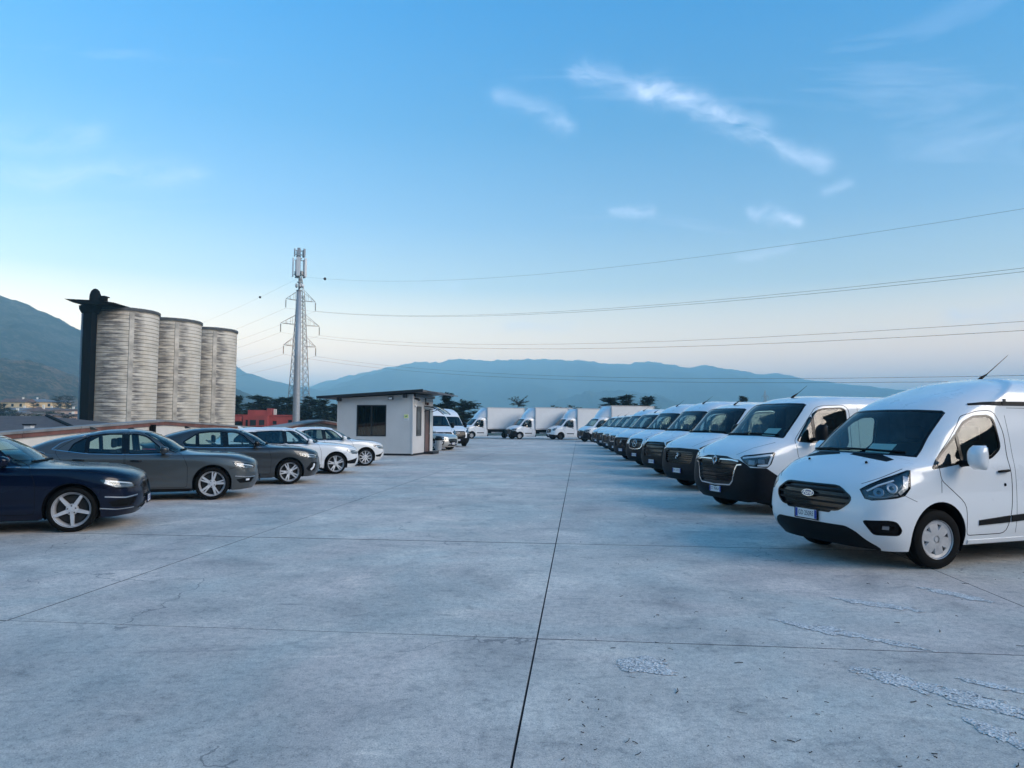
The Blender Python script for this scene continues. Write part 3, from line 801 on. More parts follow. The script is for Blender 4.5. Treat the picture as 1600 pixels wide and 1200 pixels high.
ridge('mountain_ridge', [(-700, 600), (-200, 590), (200, 612), (420, 612), (480, 604), (560, 584), (640, 566), (700, 562), (780, 560), (860, 562), (960, 563), (1010, 566), (1060, 573), (1100, 571), (1150, 577), (1200, 583), (1300, 597), (1390, 611), (1500, 622), (1700, 634), (2100, 610), (2600, 600)], 5200, 2600, 2500, 'forest_far', tree=16, seed=3, n=620)
ridge('distant_hill', [(-900, 560), (-300, 530), (100, 510), (250, 532), (330, 556), (365, 572), (395, 588), (410, 589), (430, 596), (450, 601), (520, 612), (640, 640), (760, 660)], 3300, 1500, 1200, 'forest_far', tree=6, seed=8)
ridge('low_hill', [(780, 662), (830, 645), (870, 626), (920, 610), (965, 605), (1010, 613), (1060, 630), (1110, 645), (1180, 655), (1260, 662)], 2900, 800, 800, 'forest_far', tree=9, seed=5, n=200)
ridge('brown_slope', [(-1300, 520), (-700, 540), (-200, 553), (0, 560), (30, 561), (60, 568), (90, 580), (130, 598), (190, 622), (260, 650), (320, 664)], 760, 380, 300, 'forest_rust', tree=6, seed=12, n=260, m=40)
# the valley side behind the camera, which the windows mirror
bk = ridge('hill_behind', [(-2300, 420), (-1500, 350), (-700, 320), (0, 340), (400, 365), (800, 330), (1200, 300), (1700, 350), (2300, 420), (3000, 520)], 380, 250, 250, 'forest_dark', tree=5, seed=21, n=220, m=30); bk.rotation_euler = (0, 0, math.pi)
bk = ridge('hill_right', [(-700, 640), (-300, 560), (100, 420), (500, 370), (800, 350), (1100, 380), (1500, 360), (1900, 330), (2400, 350)], 420, 270, 250, 'forest_dark', tree=5, seed=31, n=220, m=30); bk.rotation_euler = (0, 0, R_(-104))
ridge('wooded_hill', [(-1500, 520), (-900, 380), (-500, 390), (-200, 430), (0, 461), (40, 474), (125, 515), (180, 545), (260, 580), (330, 605), (370, 606), (385, 613), (410, 628), (450, 650), (500, 664)], 1250, 700, 500, 'forest_autumn', tree=5, seed=2, n=260, m=44)

# ------------------------------------------------------------------ vans
def van_rows(P):
    """control net of a panel van. rows go up from the sill to the roof centre, columns from the
    front centre round the corner, along the side to the rear centre; x runs back from the bumper"""
    W = P['hw'] / .993; L = P['L']; zk = P.get('zk', 1.0)
    xs = P['xside']                                                # six x stations behind the door front
    def row(x, y, z, ys, zs, rear):
        n = len(x)
        q = [xs[0]] + list(xs[1:4])
        for i in range(4): q[i] = max(q[i], x[-1] + .1 * (i + 1))
        X = list(x) + q + [L - .16 - rear * .5, L - .03 - rear, L - rear]
        Y = [v * W for v in y] + [ys * W] * 4 + [ys * W * .985, ys * W * .82, 0]
        Z = list(z) + [zs] * 7
        return [(a, b, c * zk) for a, b, c in zip(X, Y, Z)]
    return [row(*r) for r in P['rows']]
XS = lambda L, xb: [2.42, 3.1, xb, L - .5]
FORD = dict(hw=.993, L=5.0, xside=[2.2, 3.0, 3.93, 4.5], rows=[
    ([0.16, 0.17, 0.24, 0.4, 0.58, 1.0, 1.5], [0, 0.33, 0.64, 0.83, 0.9, 0.925, 0.93], [0.22, 0.22, 0.22, 0.21, 0.21, 0.24, 0.25], 0.93, 0.25, 0.06),
    ([0.05, 0.065, 0.14, 0.31, 0.52, 1.0, 1.5], [0, 0.36, 0.7, 0.885, 0.945, 0.962, 0.965], [0.36, 0.36, 0.36, 0.36, 0.36, 0.38, 0.38], 0.965, 0.38, 0.03),
    ([0.0, 0.02, 0.105, 0.275, 0.5, 1.0, 1.5], [0, 0.38, 0.74, 0.92, 0.972, 0.985, 0.985], [0.52, 0.52, 0.53, 0.54, 0.55, 0.56, 0.56], 0.988, 0.56, 0.0),
    ([0.02, 0.045, 0.135, 0.305, 0.53, 1.0, 1.5], [0, 0.4, 0.75, 0.925, 0.98, 0.993, 0.993], [0.74, 0.74, 0.75, 0.76, 0.77, 0.78, 0.78], 0.993, 0.78, 0.0),
    ([0.065, 0.095, 0.19, 0.36, 0.57, 1.0, 1.5], [0, 0.39, 0.735, 0.905, 0.965, 0.985, 0.987], [0.925, 0.925, 0.935, 0.95, 0.96, 0.97, 0.98], 0.988, 0.98, 0.0),
    ([0.17, 0.2, 0.291, 0.445, 0.609, 0.961, 1.417], [0, 0.38, 0.71, 0.87, 0.935, 0.975, 0.98], [1.02, 1.02, 1.025, 1.03, 1.04, 1.05, 1.06], 0.984, 1.06, 0.0),
    ([0.365, 0.384, 0.441, 0.529, 0.617, 0.861, 1.167], [0, 0.37, 0.685, 0.84, 0.905, 0.955, 0.968], [1.135, 1.135, 1.135, 1.13, 1.13, 1.13, 1.14], 0.975, 1.14, 0.01),
    ([0.58, 0.608, 0.702, 0.814, 0.898, 1.052, 1.232], [0, 0.36, 0.665, 0.805, 0.87, 0.92, 0.945], [1.25, 1.25, 1.245, 1.235, 1.225, 1.22, 1.225], 0.955, 1.24, 0.02),
    ([0.992, 1.02, 1.078, 1.142, 1.187, 1.27, 1.488], [0, 0.35, 0.64, 0.77, 0.825, 0.87, 0.89], [1.53, 1.53, 1.525, 1.515, 1.51, 1.51, 1.51], 0.91, 1.52, 0.03),
    ([1.27, 1.304, 1.396, 1.5, 1.569, 1.661, 1.799], [0, 0.34, 0.605, 0.725, 0.775, 0.81, 0.83], [1.795, 1.795, 1.785, 1.775, 1.77, 1.77, 1.775], 0.855, 1.79, 0.05),
    ([1.569, 1.598, 1.684, 1.776, 1.833, 1.914, 2.006], [0, 0.33, 0.575, 0.69, 0.735, 0.77, 0.795], [1.945, 1.945, 1.94, 1.925, 1.915, 1.91, 1.91], 0.835, 1.91, 0.06),
    ([1.971, 1.994, 2.053, 2.13, 2.171, 2.223, 2.275], [0, 0.31, 0.54, 0.64, 0.68, 0.715, 0.745], [2.07, 2.07, 2.06, 2.045, 2.035, 2.025, 2.02], 0.8, 2.03, 0.08),
    ([2.357, 2.378, 2.409, 2.44, 2.461, 2.492, 2.523], [0, 0.25, 0.42, 0.5, 0.54, 0.575, 0.61], [2.18, 2.18, 2.17, 2.155, 2.145, 2.135, 2.13], 0.7, 2.155, 0.1),
    ([2.647, 2.657, 2.667, 2.678, 2.688, 2.698, 2.719], [0, 0.12, 0.22, 0.27, 0.29, 0.31, 0.33], [2.225, 2.225, 2.225, 2.22, 2.215, 2.21, 2.21], 0.38, 2.235, 0.14),
    ([2.75, 2.75, 2.75, 2.75, 2.75, 2.75, 2.75], [0, 0, 0, 0, 0, 0, 0], [2.24, 2.24, 2.24, 2.24, 2.24, 2.24, 2.24], 0, 2.25, 0.16)])

def make_ford(root, paintm='paint_white'):
    P = FORD; R, cz = .335, .335; ax = (1.0, 3.93)
    b = Body(van_rows(P), .045)
    for x in ax:
        for s in (-1, 1): b.region('arch', arch_poly(x, cz + .02, .405), 90, s)
    ws = [(-.80, 1.262), (-.70, 1.274), (-.4, 1.283), (0, 1.287), (.4, 1.283), (.70, 1.274), (.80, 1.262), (.785, 1.33), (.715, 1.66), (.685, 1.775), (.655, 1.792), (.4, 1.806), (0, 1.812), (-.4, 1.806), (-.655, 1.792), (-.685, 1.775), (-.715, 1.66), (-.785, 1.33)]
    b.region('windscreen', ws, 0, 0, xr=(.3, 2.0))
    tri = round_poly([(.93, 1.135), (1.385, 1.195), (1.385, 1.515), (1.27, 1.42)], .01, 2)
    win = round_poly([(1.40, 1.20), (1.86, 1.245), (2.04, 1.36), (2.02, 1.70), (1.95, 1.745), (1.74, 1.735), (1.56, 1.665), (1.40, 1.53)], [.02, .06, .06, .10, .06, .05, .04, .02], 3)
    door = round_poly([(1.42, .36), (2.05, .36), (2.13, .62), (2.15, 1.02), (2.12, 1.25), (2.14, 1.55), (2.06, 1.81), (1.82, 1.80), (1.56, 1.735), (1.02, 1.215), (1.03, 1.0), (1.40, .72)], [.05, .10, .10, .1, .1, .1, .1, .06, .04, .04, .05, .1], 3)
    for s in (-1, 1):
        S = 'L' if s < 0 else 'R'
        b.region('tri' + S, tri, 90, s); b.region('win' + S, win, 90, s)
        b.region('door' + S, door, 90, s)
        hl = round_poly([(0.585, .895), (0.633, .80), (0.702, .785), (0.946, .815), (1.033, .84), (1.09, .92), (1.098, 1.115), (1.068, 1.12), (0.824, 1.02), (0.685, .955)], [.02, .03, .05, .03, .03, .03, .02, .02, .1, .05], 2)
        b.region('lamp' + S, hl, 45, s, xr=(0, 1.0))
        fog = round_poly([(.60, .555), (.71, .405), (.97, .40), (1.0, .455), (.945, .55), (.86, .565)], .03, 2)
        b.region('fog' + S, fog, 45, s, xr=(0, 1.0))
        b.region('cowl' + S, [(.48, 1.262), (.87, 1.20), (.95, 1.225), (.77, 1.30), (.56, 1.29)], 45, s, xr=(.3, 1.0))
    gr = round_poly([(-.43, .915), (.43, .915), (.60, .80), (.585, .735), (.46, .64), (.36, .635), (.34, .612), (-.34, .612), (-.36, .635), (-.46, .64), (-.585, .735), (-.60, .80)], [.06, .06, .04, .04, .05, .02, .02, .02, .02, .05, .04, .04], 2)
    b.region('grille', gr, 0, 0, xr=(-.2, .35))
    low = round_poly([(-.55, .475), (.55, .475), (.66, .42), (.80, .24), (.70, .10), (-.70, .10), (-.80, .24), (-.66, .42)], .04, 2)
    b.region('low', low, 0, 0, xr=(-.2, .45))
    hood = [(-.72, .94), (-.45, .93), (0, .927), (.45, .93), (.72, .94), (.87, 1.10), (.80, 1.22), (.62, 1.258), (0, 1.266), (-.62, 1.258), (-.80, 1.22), (-.87, 1.10)]
    b.region('hood', hood, 0, 0, xr=(0, 1.1))
    b.finish()
    body = b.piece('body', 'body', paintm, root)
    b.piece('hood', 'bonnet', paintm, root, -.001)
    b.piece('windscreen', 'windscreen', 'glass_clear', root, -.004)
    b.piece('grille', 'grille', 'gloss_black', root, -.03)
    b.piece('low', 'lower_bumper', 'black_plastic', root, -.006)
    b.lining(['body', 'hood', 'doorL', 'doorR'], 'interior', root)
    b.strip('windscreen_seal', ws, .035, 'gloss_black', root, al=0, side=1, closed=True, off=.003)
    for z, hwid in ((.86, .49), (.79, .575), (.72, .55), (.655, .42)):
        b.strip('grille_slat', [(-hwid, z), (0, z), (hwid, z)], .026, 'black_plastic', root, al=0, side=1, off=-.002, depth=.03)
    b.strip('grille_surround', gr, .022, 'gloss_black', root, al=0, side=1, closed=True, off=.006, depth=.03)
    for s in (-1, 1):
        S = 'L' if s < 0 else 'R'
        d = b.piece('door' + S, 'door', paintm, root, -.001)
        b.piece('win' + S, 'door_window', 'glass_door', d, -.004); b.piece('tri' + S, 'quarter_window', 'glass_dark', d, -.004)
        b.strip('window_seal', win, .03, 'gloss_black', d, side=s, closed=True, off=.003)
        b.strip('quarter_seal', tri, .03, 'gloss_black', d, side=s, closed=True, off=.003)
        b.strip('door_gap', door, .009, 'rubber', d, side=s, closed=True, off=.0012, depth=.004)
        handle(b, d, 2.01, 1.09, s, .19, 'black_plastic', .032)
        m = b.decal_frame(2.03, .93, 90, s, .002); k = bmesh.new(); lathe(k, [(.0005, .004), (.016, .003), (.02, 0)], 14); lk = link_bm('lock', k, 'gloss_black', d); lk.matrix_basis = m
        mirror(b, root, 1.37, 1.19, s, (.14, .10, .27), paintm, 'black_plastic', .12, d)
        # head lamp: dark housing, silver reflectors, light bar, clear cover
        lp = b.piece('lamp' + S, 'headlight', 'lamp_dark', root, -.022)
        cv = b.piece('lamp' + S, 'lamp_cover', 'glass_lamp', lp, -.001)
        hlp = [(0.585, .895), (0.633, .80), (0.702, .785), (0.946, .815), (1.033, .84), (1.09, .92), (1.098, 1.115), (0.824, 1.02), (0.685, .955)]
        b.strip('lamp_edge', hlp, .012, 'gloss_black', lp, al=45, side=s, closed=True, off=.002)
        b.strip('light_bar', [(0.65, .885), (0.772, .955), (0.929, 1.01)], .018, 'lamp_white', lp, al=45, side=s, off=-.008, depth=.02)
        b.strip('indicator', [(0.981, .86), (1.05, .93), (1.055, 1.05)], .07, 'lamp_reflector', lp, al=45, side=s, off=-.008, depth=.02, taper=(0.685, 1.1))
        for (h, z, r) in ((0.772, .875, .052), (0.907, .925, .058)):
            mm = b.decal_frame(h, z, 45, s, -.018); k = bmesh.new()
            lathe(k, [(r * .45, .004), (r * .7, .002), (r, .012), (r * 1.06, .008)], 18); q = link_bm('reflector', k, 'lamp_reflector', lp, True); q.matrix_basis = mm
            k = bmesh.new(); lathe(k, [(.0005, .016), (r * .3, .012), (r * .45, .003)], 14); q = link_bm('lens', k, 'glass_lamp', lp, True); q.matrix_basis = mm
        b.strip('reflector_trim', [(0.668, .83), (0.816, .815), (0.972, .845)], .02, 'lamp_reflector', lp, al=45, side=s, off=-.008, depth=.02)
        fg = b.piece('fog' + S, 'fog_light_recess', 'black_plastic', root, -.02)
        b.strip('fog_light', [(.80, .485), (.87, .480)], .045, 'lamp_reflector', fg, al=45, side=s, off=-.006, depth=.02)
        b.strips('fog_fin', [[(x_, .455), (x_, .50)] for x_ in (.895, .912, .929)], .006, 'black_plastic', fg, al=45, side=s, off=-.008, depth=.02)
        b.strip('fog_edge', fog, .012, 'black_plastic', fg, al=45, side=s, closed=True, off=.002, depth=.02)
        b.piece('cowl' + S, 'cowl_trim', 'black_plastic', root, -.002)
        b.strips('side_moulding', [[(1.60, .500), (2.09, .528)]], .085, 'black_plastic', root, side=s, off=.012, taper=(.75, 1.0))
        b.strips('side_moulding', [[(2.12, .53), (3.45, .60)]], .085, 'black_plastic', root, side=s, off=.012)
        b.strip('roof_moulding', [(1.76, 1.875), (1.95, 1.89), (2.2, 1.893)], .055, 'black_plastic', root, side=s, off=.012, taper=(.5, 1.))
        b.strip('roof_moulding', [(2.215, 1.893), (4.85, 1.90)], .055, 'black_plastic', root, side=s, off=.012)
        b.strips('panel_crease', [[(2.28, 1.84), (3.6, 1.84)]], .006, 'black_plastic', root, side=s, off=.0006, depth=.003)
        b.strips('sill_moulding', [[(1.45, .285), (3.5, .285)]], .05, paintm, root, side=s, off=.012)
        b.strip('panel_gap', [(1.03, 1.0), (1.02, .86)], .008, 'rubber', root, side=s, off=.001)
        b.strip('slide_door_gap', [(2.21, .36), (2.22, 1.75)], .006, 'rubber', root, side=s, off=.001)
        b.strip('bonnet_gap', [(.60, .955), (.80, 1.03), (1.02, 1.13)], .007, 'rubber', root, al=45, side=s, off=.001)
        b.strips('bumper_gap', [[(1.04, .835), (1.16, .77)]], .006, 'rubber', root, al=45, side=s, off=.001)
        k = bmesh.new(); p, n = Vector((.0, 0, 0)), None
        mm = b.decal_frame(.46 * 1, 1.175, 0, s, .004); lathe(k, [(.0005, .02), (.012, .018), (.018, .0)], 8); q = link_bm('washer_jet', k, 'black_plastic', root); q.matrix_basis = mm
    wheel_wells(b, root, ax, cz + .02, .405)
    add_wheels(root, ax, .955, R, .215, .215, 'cover', R_(-4))
    box_obj('underbody', .35, 4.8, -.52, .52, .20, .34, 'black_plastic', root)
    box_obj('floor_pan', 1.45, 3.5, -.92, .92, .26, .36, 'black_plastic', root)
    # emblem
    m = b.decal_frame(0, .80, 0, 1, .012)
    def oval(a, c, z0, z1, mt, par, nm):
        k = bmesh.new(); prism(k, [(a * math.cos(t), c * math.sin(t)) for t in np.linspace(0, 2 * math.pi, 28, endpoint=False)], 'Z', z0, z1); o = link_bm(nm, k, mt, par); return o
    em = oval(.105, .042, -.02, .0, 'chrome', root, 'emblem'); em.matrix_basis = m
    oval(.096, .035, 0, .002, 'emblem_blue', em, 'emblem_field')
    me = text_mesh('Ford', .066); me.transform(Matrix.Shear('XY', 4, (.35, 0)) if False else Matrix(((1.15, .3, 0, 0), (0, 1, 0, 0), (0, 0, 1, .0026), (0, 0, 0, 1)))); link_mesh('emblem_lettering', me, 'chrome', em)
    plate(b, root, .555, 'GD 250RE')
    # cabin
    dash(root, .80, 1.36, .78, 1.20, .80)
    seat(root, 1.74, -.45, .72, .5); seat(root, 1.74, .35, .72, .8); steering(root, 1.36, -.45, 1.16)
    box_obj('bulkhead', 2.25, 2.29, -.84, .84, .4, 1.95, 'interior_light', root)
    p = box_obj('dashboard_paper', -.12, .12, -.17, .17, 0, .004, 'paper', root); p.location = (.93, -.22, 1.315); p.rotation_euler = (0, R_(-38), R_(4))
    antenna(b, root, 3.0, .62, .8, .55)
    wipers(b, root, [[(-.70, 1.30), (-.3, 1.315), (.08, 1.32)], [(-.02, 1.31), (.4, 1.31), (.72, 1.295)]])
    return b

BIG_ROWS = [
    ([.14, .15, .22, .36, .52, .90, 1.4], [0, .33, .66, .85, .91, .925, .93], [.24] * 7, .93, .26, .06),
    ([.04, .055, .12, .27, .46, .90, 1.4], [0, .36, .72, .90, .95, .962, .965], [.38] * 7, .965, .39, .03),
    ([.0, .02, .09, .24, .45, .90, 1.4], [0, .38, .76, .935, .975, .985, .985], [.55] * 7, .985, .56, .0),
    ([.015, .035, .105, .255, .46, .90, 1.4], [0, .40, .77, .94, .982, .993, .993], [.80] * 7, .993, .80, .0),
    ([.055, .075, .15, .30, .50, .92, 1.4], [0, .39, .755, .925, .972, .988, .990], [1.03, 1.03, 1.035, 1.05, 1.06, 1.07, 1.07], .993, 1.07, .0),
    ([.13, .15, .225, .375, .56, .95, 1.4], [0, .38, .73, .895, .95, .978, .984], [1.12, 1.12, 1.125, 1.13, 1.135, 1.14, 1.14], .992, 1.14, .0),
    ([.37, .39, .47, .60, .72, 1.02, 1.4], [0, .37, .70, .855, .918, .962, .975], [1.26, 1.26, 1.26, 1.25, 1.245, 1.24, 1.245], .987, 1.24, .0),
    ([.68, .70, .78, .90, .99, 1.16, 1.5], [0, .36, .68, .825, .885, .93, .955], [1.39, 1.39, 1.385, 1.365, 1.35, 1.34, 1.345], .978, 1.35, .0),
    ([1.03, 1.05, 1.13, 1.23, 1.31, 1.45, 1.66], [0, .36, .665, .80, .855, .895, .915], [1.71, 1.71, 1.70, 1.685, 1.68, 1.675, 1.675], .95, 1.68, .01),
    ([1.36, 1.38, 1.45, 1.53, 1.60, 1.69, 1.84], [0, .35, .645, .77, .82, .855, .875], [2.015, 2.015, 2.005, 1.99, 1.985, 1.98, 1.985], .915, 1.99, .02),
    ([1.55, 1.57, 1.63, 1.71, 1.77, 1.85, 1.97], [0, .34, .61, .73, .775, .81, .83], [2.135, 2.135, 2.125, 2.115, 2.11, 2.105, 2.105], .875, 2.11, .03),
    ([1.82, 1.83, 1.87, 1.92, 1.96, 2.02, 2.10], [0, .27, .48, .58, .62, .65, .68], [2.235, 2.235, 2.23, 2.22, 2.215, 2.21, 2.21], .75, 2.225, .05),
    ([2.05, 2.06, 2.07, 2.08, 2.10, 2.12, 2.16], [0, .13, .23, .28, .30, .32, .34], [2.285, 2.285, 2.283, 2.28, 2.278, 2.276, 2.275], .38, 2.285, .08),
    ([2.14] * 7, [0] * 7, [2.30] * 7, 0, 2.30, .10)]
def big_rows(H=2.30, nose=0.0, L=5.1, hw=1.03, slope=1.0):
    """variants of the big van: taller roofs keep the windscreen and add height above it; nose moves the cowl back"""
    rows = []
    for i, (x, y, z, ys, zs, r) in enumerate(BIG_ROWS):
        k = max(0, i - 8) / 5; dz = (H - 2.30) * min(1, k * 1.35 if i > 9 else k * .12)
        nx = nose * min(1, i / 7)
        lean = (H - 2.30) * .75 * max(0, i - 9) / 4
        rows.append(([a + nx + lean for a in x], y, [c + dz for c in z], ys, zs + dz, r))
    return dict(hw=hw, L=L, rows=rows, xside=[2.35 + nose, 3.0, L - 1.15, L - .5])
def emblem(b, root, kind, z, r=.08, off=.012):
    m = b.decal_frame(0, z, 0, 1, off); k = bmesh.new()
    if kind == 'diamond':
        for sx in (-1, 1):
            for sz in (-1, 1):
                o = [(0, sz * r * 1.35), (sx * r, 0), (sx * r * .62, 0), (0, sz * r * .80)]
                prism(k, o, 'Z', -.01, .012)
    elif kind == 'star':
        pts = [(r * math.cos(a), r * math.sin(a), .006) for a in np.linspace(0, 2 * math.pi, 25)]; tube(k, pts, r * .09, 6, False)
        for i in range(3):
            a = math.pi / 2 + i * 2 * math.pi / 3
            c, s_ = math.cos(a), math.sin(a); w = r * .17
            prism(k, [(-s_ * w, c * w), (c * r * .96, s_ * r * .96), (s_ * w, -c * w)], 'Z', .0, .012 + i * .0004)
    elif kind == 'lion':
        for w0, a0, a1, rx, cz in ((.2, -1.9, 2.6, .55, .35), (.22, .3, 4.4, .62, -.5)):
            pts = [(r * rx * math.cos(a), r * (cz + .52 * math.sin(a)), .006) for a in np.linspace(a0, a1, 14)]; tube(k, pts, r * w0 * .8, 6)
        tube(k, [(-r * .5, -r * .1, .006), (r * .55, r * .35, .006)], r * .15, 6)
    elif kind == 'vw':
        pts = [(r * math.cos(a), r * math.sin(a), .006) for a in np.linspace(0, 2 * math.pi, 25)]; tube(k, pts, r * .09, 6, False)
        tube(k, [(-r * .36, r * .88, .006), (0, r * .12, .006), (r * .36, r * .88, .006)], r * .09, 6)
        tube(k, [(-r * .85, r * .35, .006), (-r * .42, -r * .78, .006), (0, r * .0, .006), (r * .42, -r * .78, .006), (r * .85, r * .35, .006)], r * .09, 6)
    elif kind == 'tee':
        prism(k, [(-r, r * .6), (r, r * .6), (r * .6, r * .2), (r * .18, r * .2), (r * .12, -r), (-r * .12, -r), (-r * .18, r * .2), (-r * .6, r * .2)], 'Z', -.01, .01)
    else:
        tube(k, [(r * math.cos(a), r * .6 * math.sin(a), .006) for a in np.linspace(0, 2 * math.pi, 21)], r * .14, 6, False)
    e = link_bm('emblem', k, 'chrome', root, True); e.matrix_basis = m
    return e
def make_van(root, sp):
    P = sp['P']; paintm = sp.get('paint', 'paint_white'); nose = sp.get('nose', 0.0); lod = sp.get('lod', 0)
    R, cz = .345, .345; L = P['L']; ax = (.90 + nose * .35, L - 1.05 if not sp.get('cab') else 99.); Ra = .415
    wb = ax if not sp.get('cab') else ax[:1]
    b = Body(van_rows(P), .05 if lod == 0 else .075)
    hw = P['hw']; dz = sp.get('dz', 0.0); k = hw / 1.0
    X = lambda pts: [(x + nose, z) for x, z in pts]
    for x in wb:
        for s in (-1, 1): b.region('arch', arch_poly(x, cz + .02, Ra, 16), 90, s)
    wb_, wt = sp.get('wsb', .80) * k, sp.get('wst', .715) * k
    zb, zt = sp.get('wzb', 1.385), sp.get('wzt', 2.025)
    ws = [(-wb_, zb), (-wb_ * .85, zb + .018), (-wb_ * .45, zb + .03), (wb_ * .45, zb + .03), (wb_ * .85, zb + .018), (wb_, zb), (wb_ * .975, zb + .08), (wt + .03, zt - .14), (wt, zt - .035), (wt * .92, zt - .015), (wt * .5, zt), (-wt * .5, zt), (-wt * .92, zt - .015), (-wt, zt - .035), (-wt - .03, zt - .14), (-wb_ * .975, zb + .08)]
    b.region('windscreen', ws, 0, 0, xr=(.3, 2.2 + nose))
    tri = X(round_poly(sp.get('tri', [(1.10, 1.33), (1.45, 1.30), (1.45, 1.77), (1.40, 1.72)]), .02, 2))
    win = X(round_poly(sp.get('win', [(1.485, 1.27), (1.80, 1.20), (2.12, 1.20), (2.20, 1.30), (2.19, 1.90), (2.10, 1.935), (1.72, 1.92), (1.60, 1.885), (1.485, 1.81)]), [.02, .1, .05, .06, .08, .06, .06, .05, .02], 2))
    door = X(round_poly([(1.32, .36), (2.14, .36), (2.26, .62), (2.27, 1.9), (2.18, 1.99), (1.70, 1.975), (1.56, 1.93), (1.04, 1.33), (1.05, 1.05), (1.28, .75)], [.05, .12, .1, .1, .08, .06, .05, .04, .05, .1], 2))
    for s in (-1, 1):
        S = 'L' if s < 0 else 'R'
        if lod < 2: b.region('tri' + S, tri, 90, s)
        b.region('win' + S, win, 90, s); b.region('door' + S, door, 90, s)
        b.region('lamp' + S, round_poly(sp['lamp'], .03, 2), 45, s, xr=(-.1, 1.1))
        b.region('low' + S, sp['low'], 45, s, xr=(-.2, 1.25))
    if sp.get('grille'): b.region('grille', sp['grille'], 0, 0, over=('body', 'lowL', 'lowR'), xr=(-.2, .45))
    b.finish()
    b.piece('body', 'body', paintm, root)
    b.piece('windscreen', 'windscreen', 'glass_clear', root, -.004)
    b.piece('grille', 'grille', 'gloss_black', root, -.025)
    b.lining(['body', 'doorL', 'doorR'], 'interior', root)
    b.strip('windscreen_seal', ws, .04, 'gloss_black', root, al=0, side=1, closed=True, off=.003)
    for pts, w in sp.get('slats', []):
        b.strip('grille_slat', pts, w, sp.get('slatmat', 'black_plastic'), root, al=0, side=1, off=-.002, depth=.03)
    for pts, w in sp.get('trim', []):
        b.strip('grille_trim', pts, w, 'chrome', root, al=0, side=1, off=.010, depth=.02)
    for s in (-1, 1):
        S = 'L' if s < 0 else 'R'
        b.piece('low' + S, 'bumper', sp.get('lowmat', 'grey_plastic'), root, .004)
        d = b.piece('door' + S, 'door', paintm, root, -.001)
        b.piece('win' + S, 'door_window', 'glass_door', d, -.004)
        if lod < 2: b.piece('tri' + S, 'quarter_window', 'glass_door', d, -.004)
        b.strip('window_seal', win, .035, 'gloss_black', d, side=s, closed=True, off=.003)
        if lod < 2: b.strip('quarter_seal', tri, .035, 'gloss_black', d, side=s, closed=True, off=.003)
        b.strip('door_gap', door, .010, 'rubber', d, side=s, closed=True, off=.0012, depth=.004)
        handle(b, d, 2.10 + nose, 1.12, s, .20, 'black_plastic', .034)
        mirror(b, root, 1.42 + nose, 1.36, s, (.14, .11, .34), sp.get('mirror', 'black_plastic'), 'black_plastic', .13, d)
        lp = b.piece('lamp' + S, 'headlight', 'lamp_dark', root, -.02)
        b.piece('lamp' + S, 'lamp_cover', 'glass_lamp', lp, -.001)
        b.strip('lamp_edge', sp['lamp'], .014, 'gloss_black', lp, al=45, side=s, closed=True, off=.002)
        for pts, w, mt in sp.get('lampbits', []):
            b.strip('reflector', pts, w, mt, lp, al=45, side=s, off=-.006, depth=.014)
        if not sp.get('cab'):
            b.strip('side_moulding', [(1.45 + nose, .56), (2.22 + nose, .56)], .10, 'grey_plastic', d, side=s, off=.012)
            b.strip('side_moulding', [(2.32 + nose, .56), (L - 1.55, .56)], .10, 'grey_plastic', root, side=s, off=.012)
            b.strip('panel_gap', [(2.45 + nose, .36), (2.47 + nose, 1.95)], .007, 'rubber', root, side=s, off=.001)
            b.strip('panel_crease', [(2.6 + nose, 1.78), (L - .5, 1.78)], .006, 'rubber', root, side=s, off=.0006)
        else:
            b.strip('side_moulding', [(1.45 + nose, .60), (2.22 + nose, .60)], .09, 'grey_plastic', d, side=s, off=.012)
        b.strip('bonnet_gap', sp.get('hoodgap', [(.45, 1.07), (.75, 1.20), (1.10, 1.30)]), .008, 'rubber', root, al=45, side=s, off=.001)
    wheel_wells(b, root, wb, cz + .02, Ra, .55)
    add_wheels(root, wb, hw - .055, R, .215, .215, sp.get('wheel', 'steelg'), R_(sp.get('steer', -3)))
    if not sp.get('cab'):
        box_obj('underbody', .35, L - .2, -.52, .52, .20, .36, 'black_plastic', root)
        box_obj('floor_pan', 1.4 + nose, L - 1.5, -.94, .94, .27, .38, 'black_plastic', root)
    else:
        box_obj('underbody', .35, L + .2, -.50, .50, .24, .40, 'black_plastic', root)
    if sp.get('emblem'): emblem(b, root, *sp['emblem'])
    plate(b, root, sp.get('platez', .46), sp.get('plate', ''))
    dash(root, .92 + nose, 1.48 + nose, .85, 1.36, .82)
    seat(root, 1.85 + nose, -.45, .85, .5); seat(root, 1.85 + nose, .35, .85, .8); steering(root, 1.46 + nose, -.45, 1.32)
    if not sp.get('cab'): box_obj('bulkhead', 2.36 + nose, 2.40 + nose, -.86, .86, .4, 2.0, 'interior_light', root)
    if sp.get('paper'):
        p = box_obj('dashboard_paper', -.12, .12, -.17, .17, 0, .004, 'paper', root); p.location = (1.02 + nose, -.35, 1.475); p.rotation_euler = (0, R_(-38), R_(4))
    if sp.get('antenna', True): antenna(b, root, sp.get('antx', 1.95) + nose, .40, .8, .6)
    wipers(b, root, [[(-.72 * k, zb + .045), (-.3, zb + .06), (.06, zb + .065)], [(-.02, zb + .05), (.4, zb + .05), (.74 * k, zb + .035)]])
    return b
def sym(pts):
    """mirror an open right half outline (y>=0, listed top to bottom) into a closed polygon"""
    return pts + [(-y, z) for y, z in reversed(pts) if abs(y) > 1e-6]
LOW_FULL = [(-.15, .10), (-.15, .86), (.55, .86), (.75, .86), (1.00, .84), (1.12, .70), (1.42, .40), (1.42, .10)]
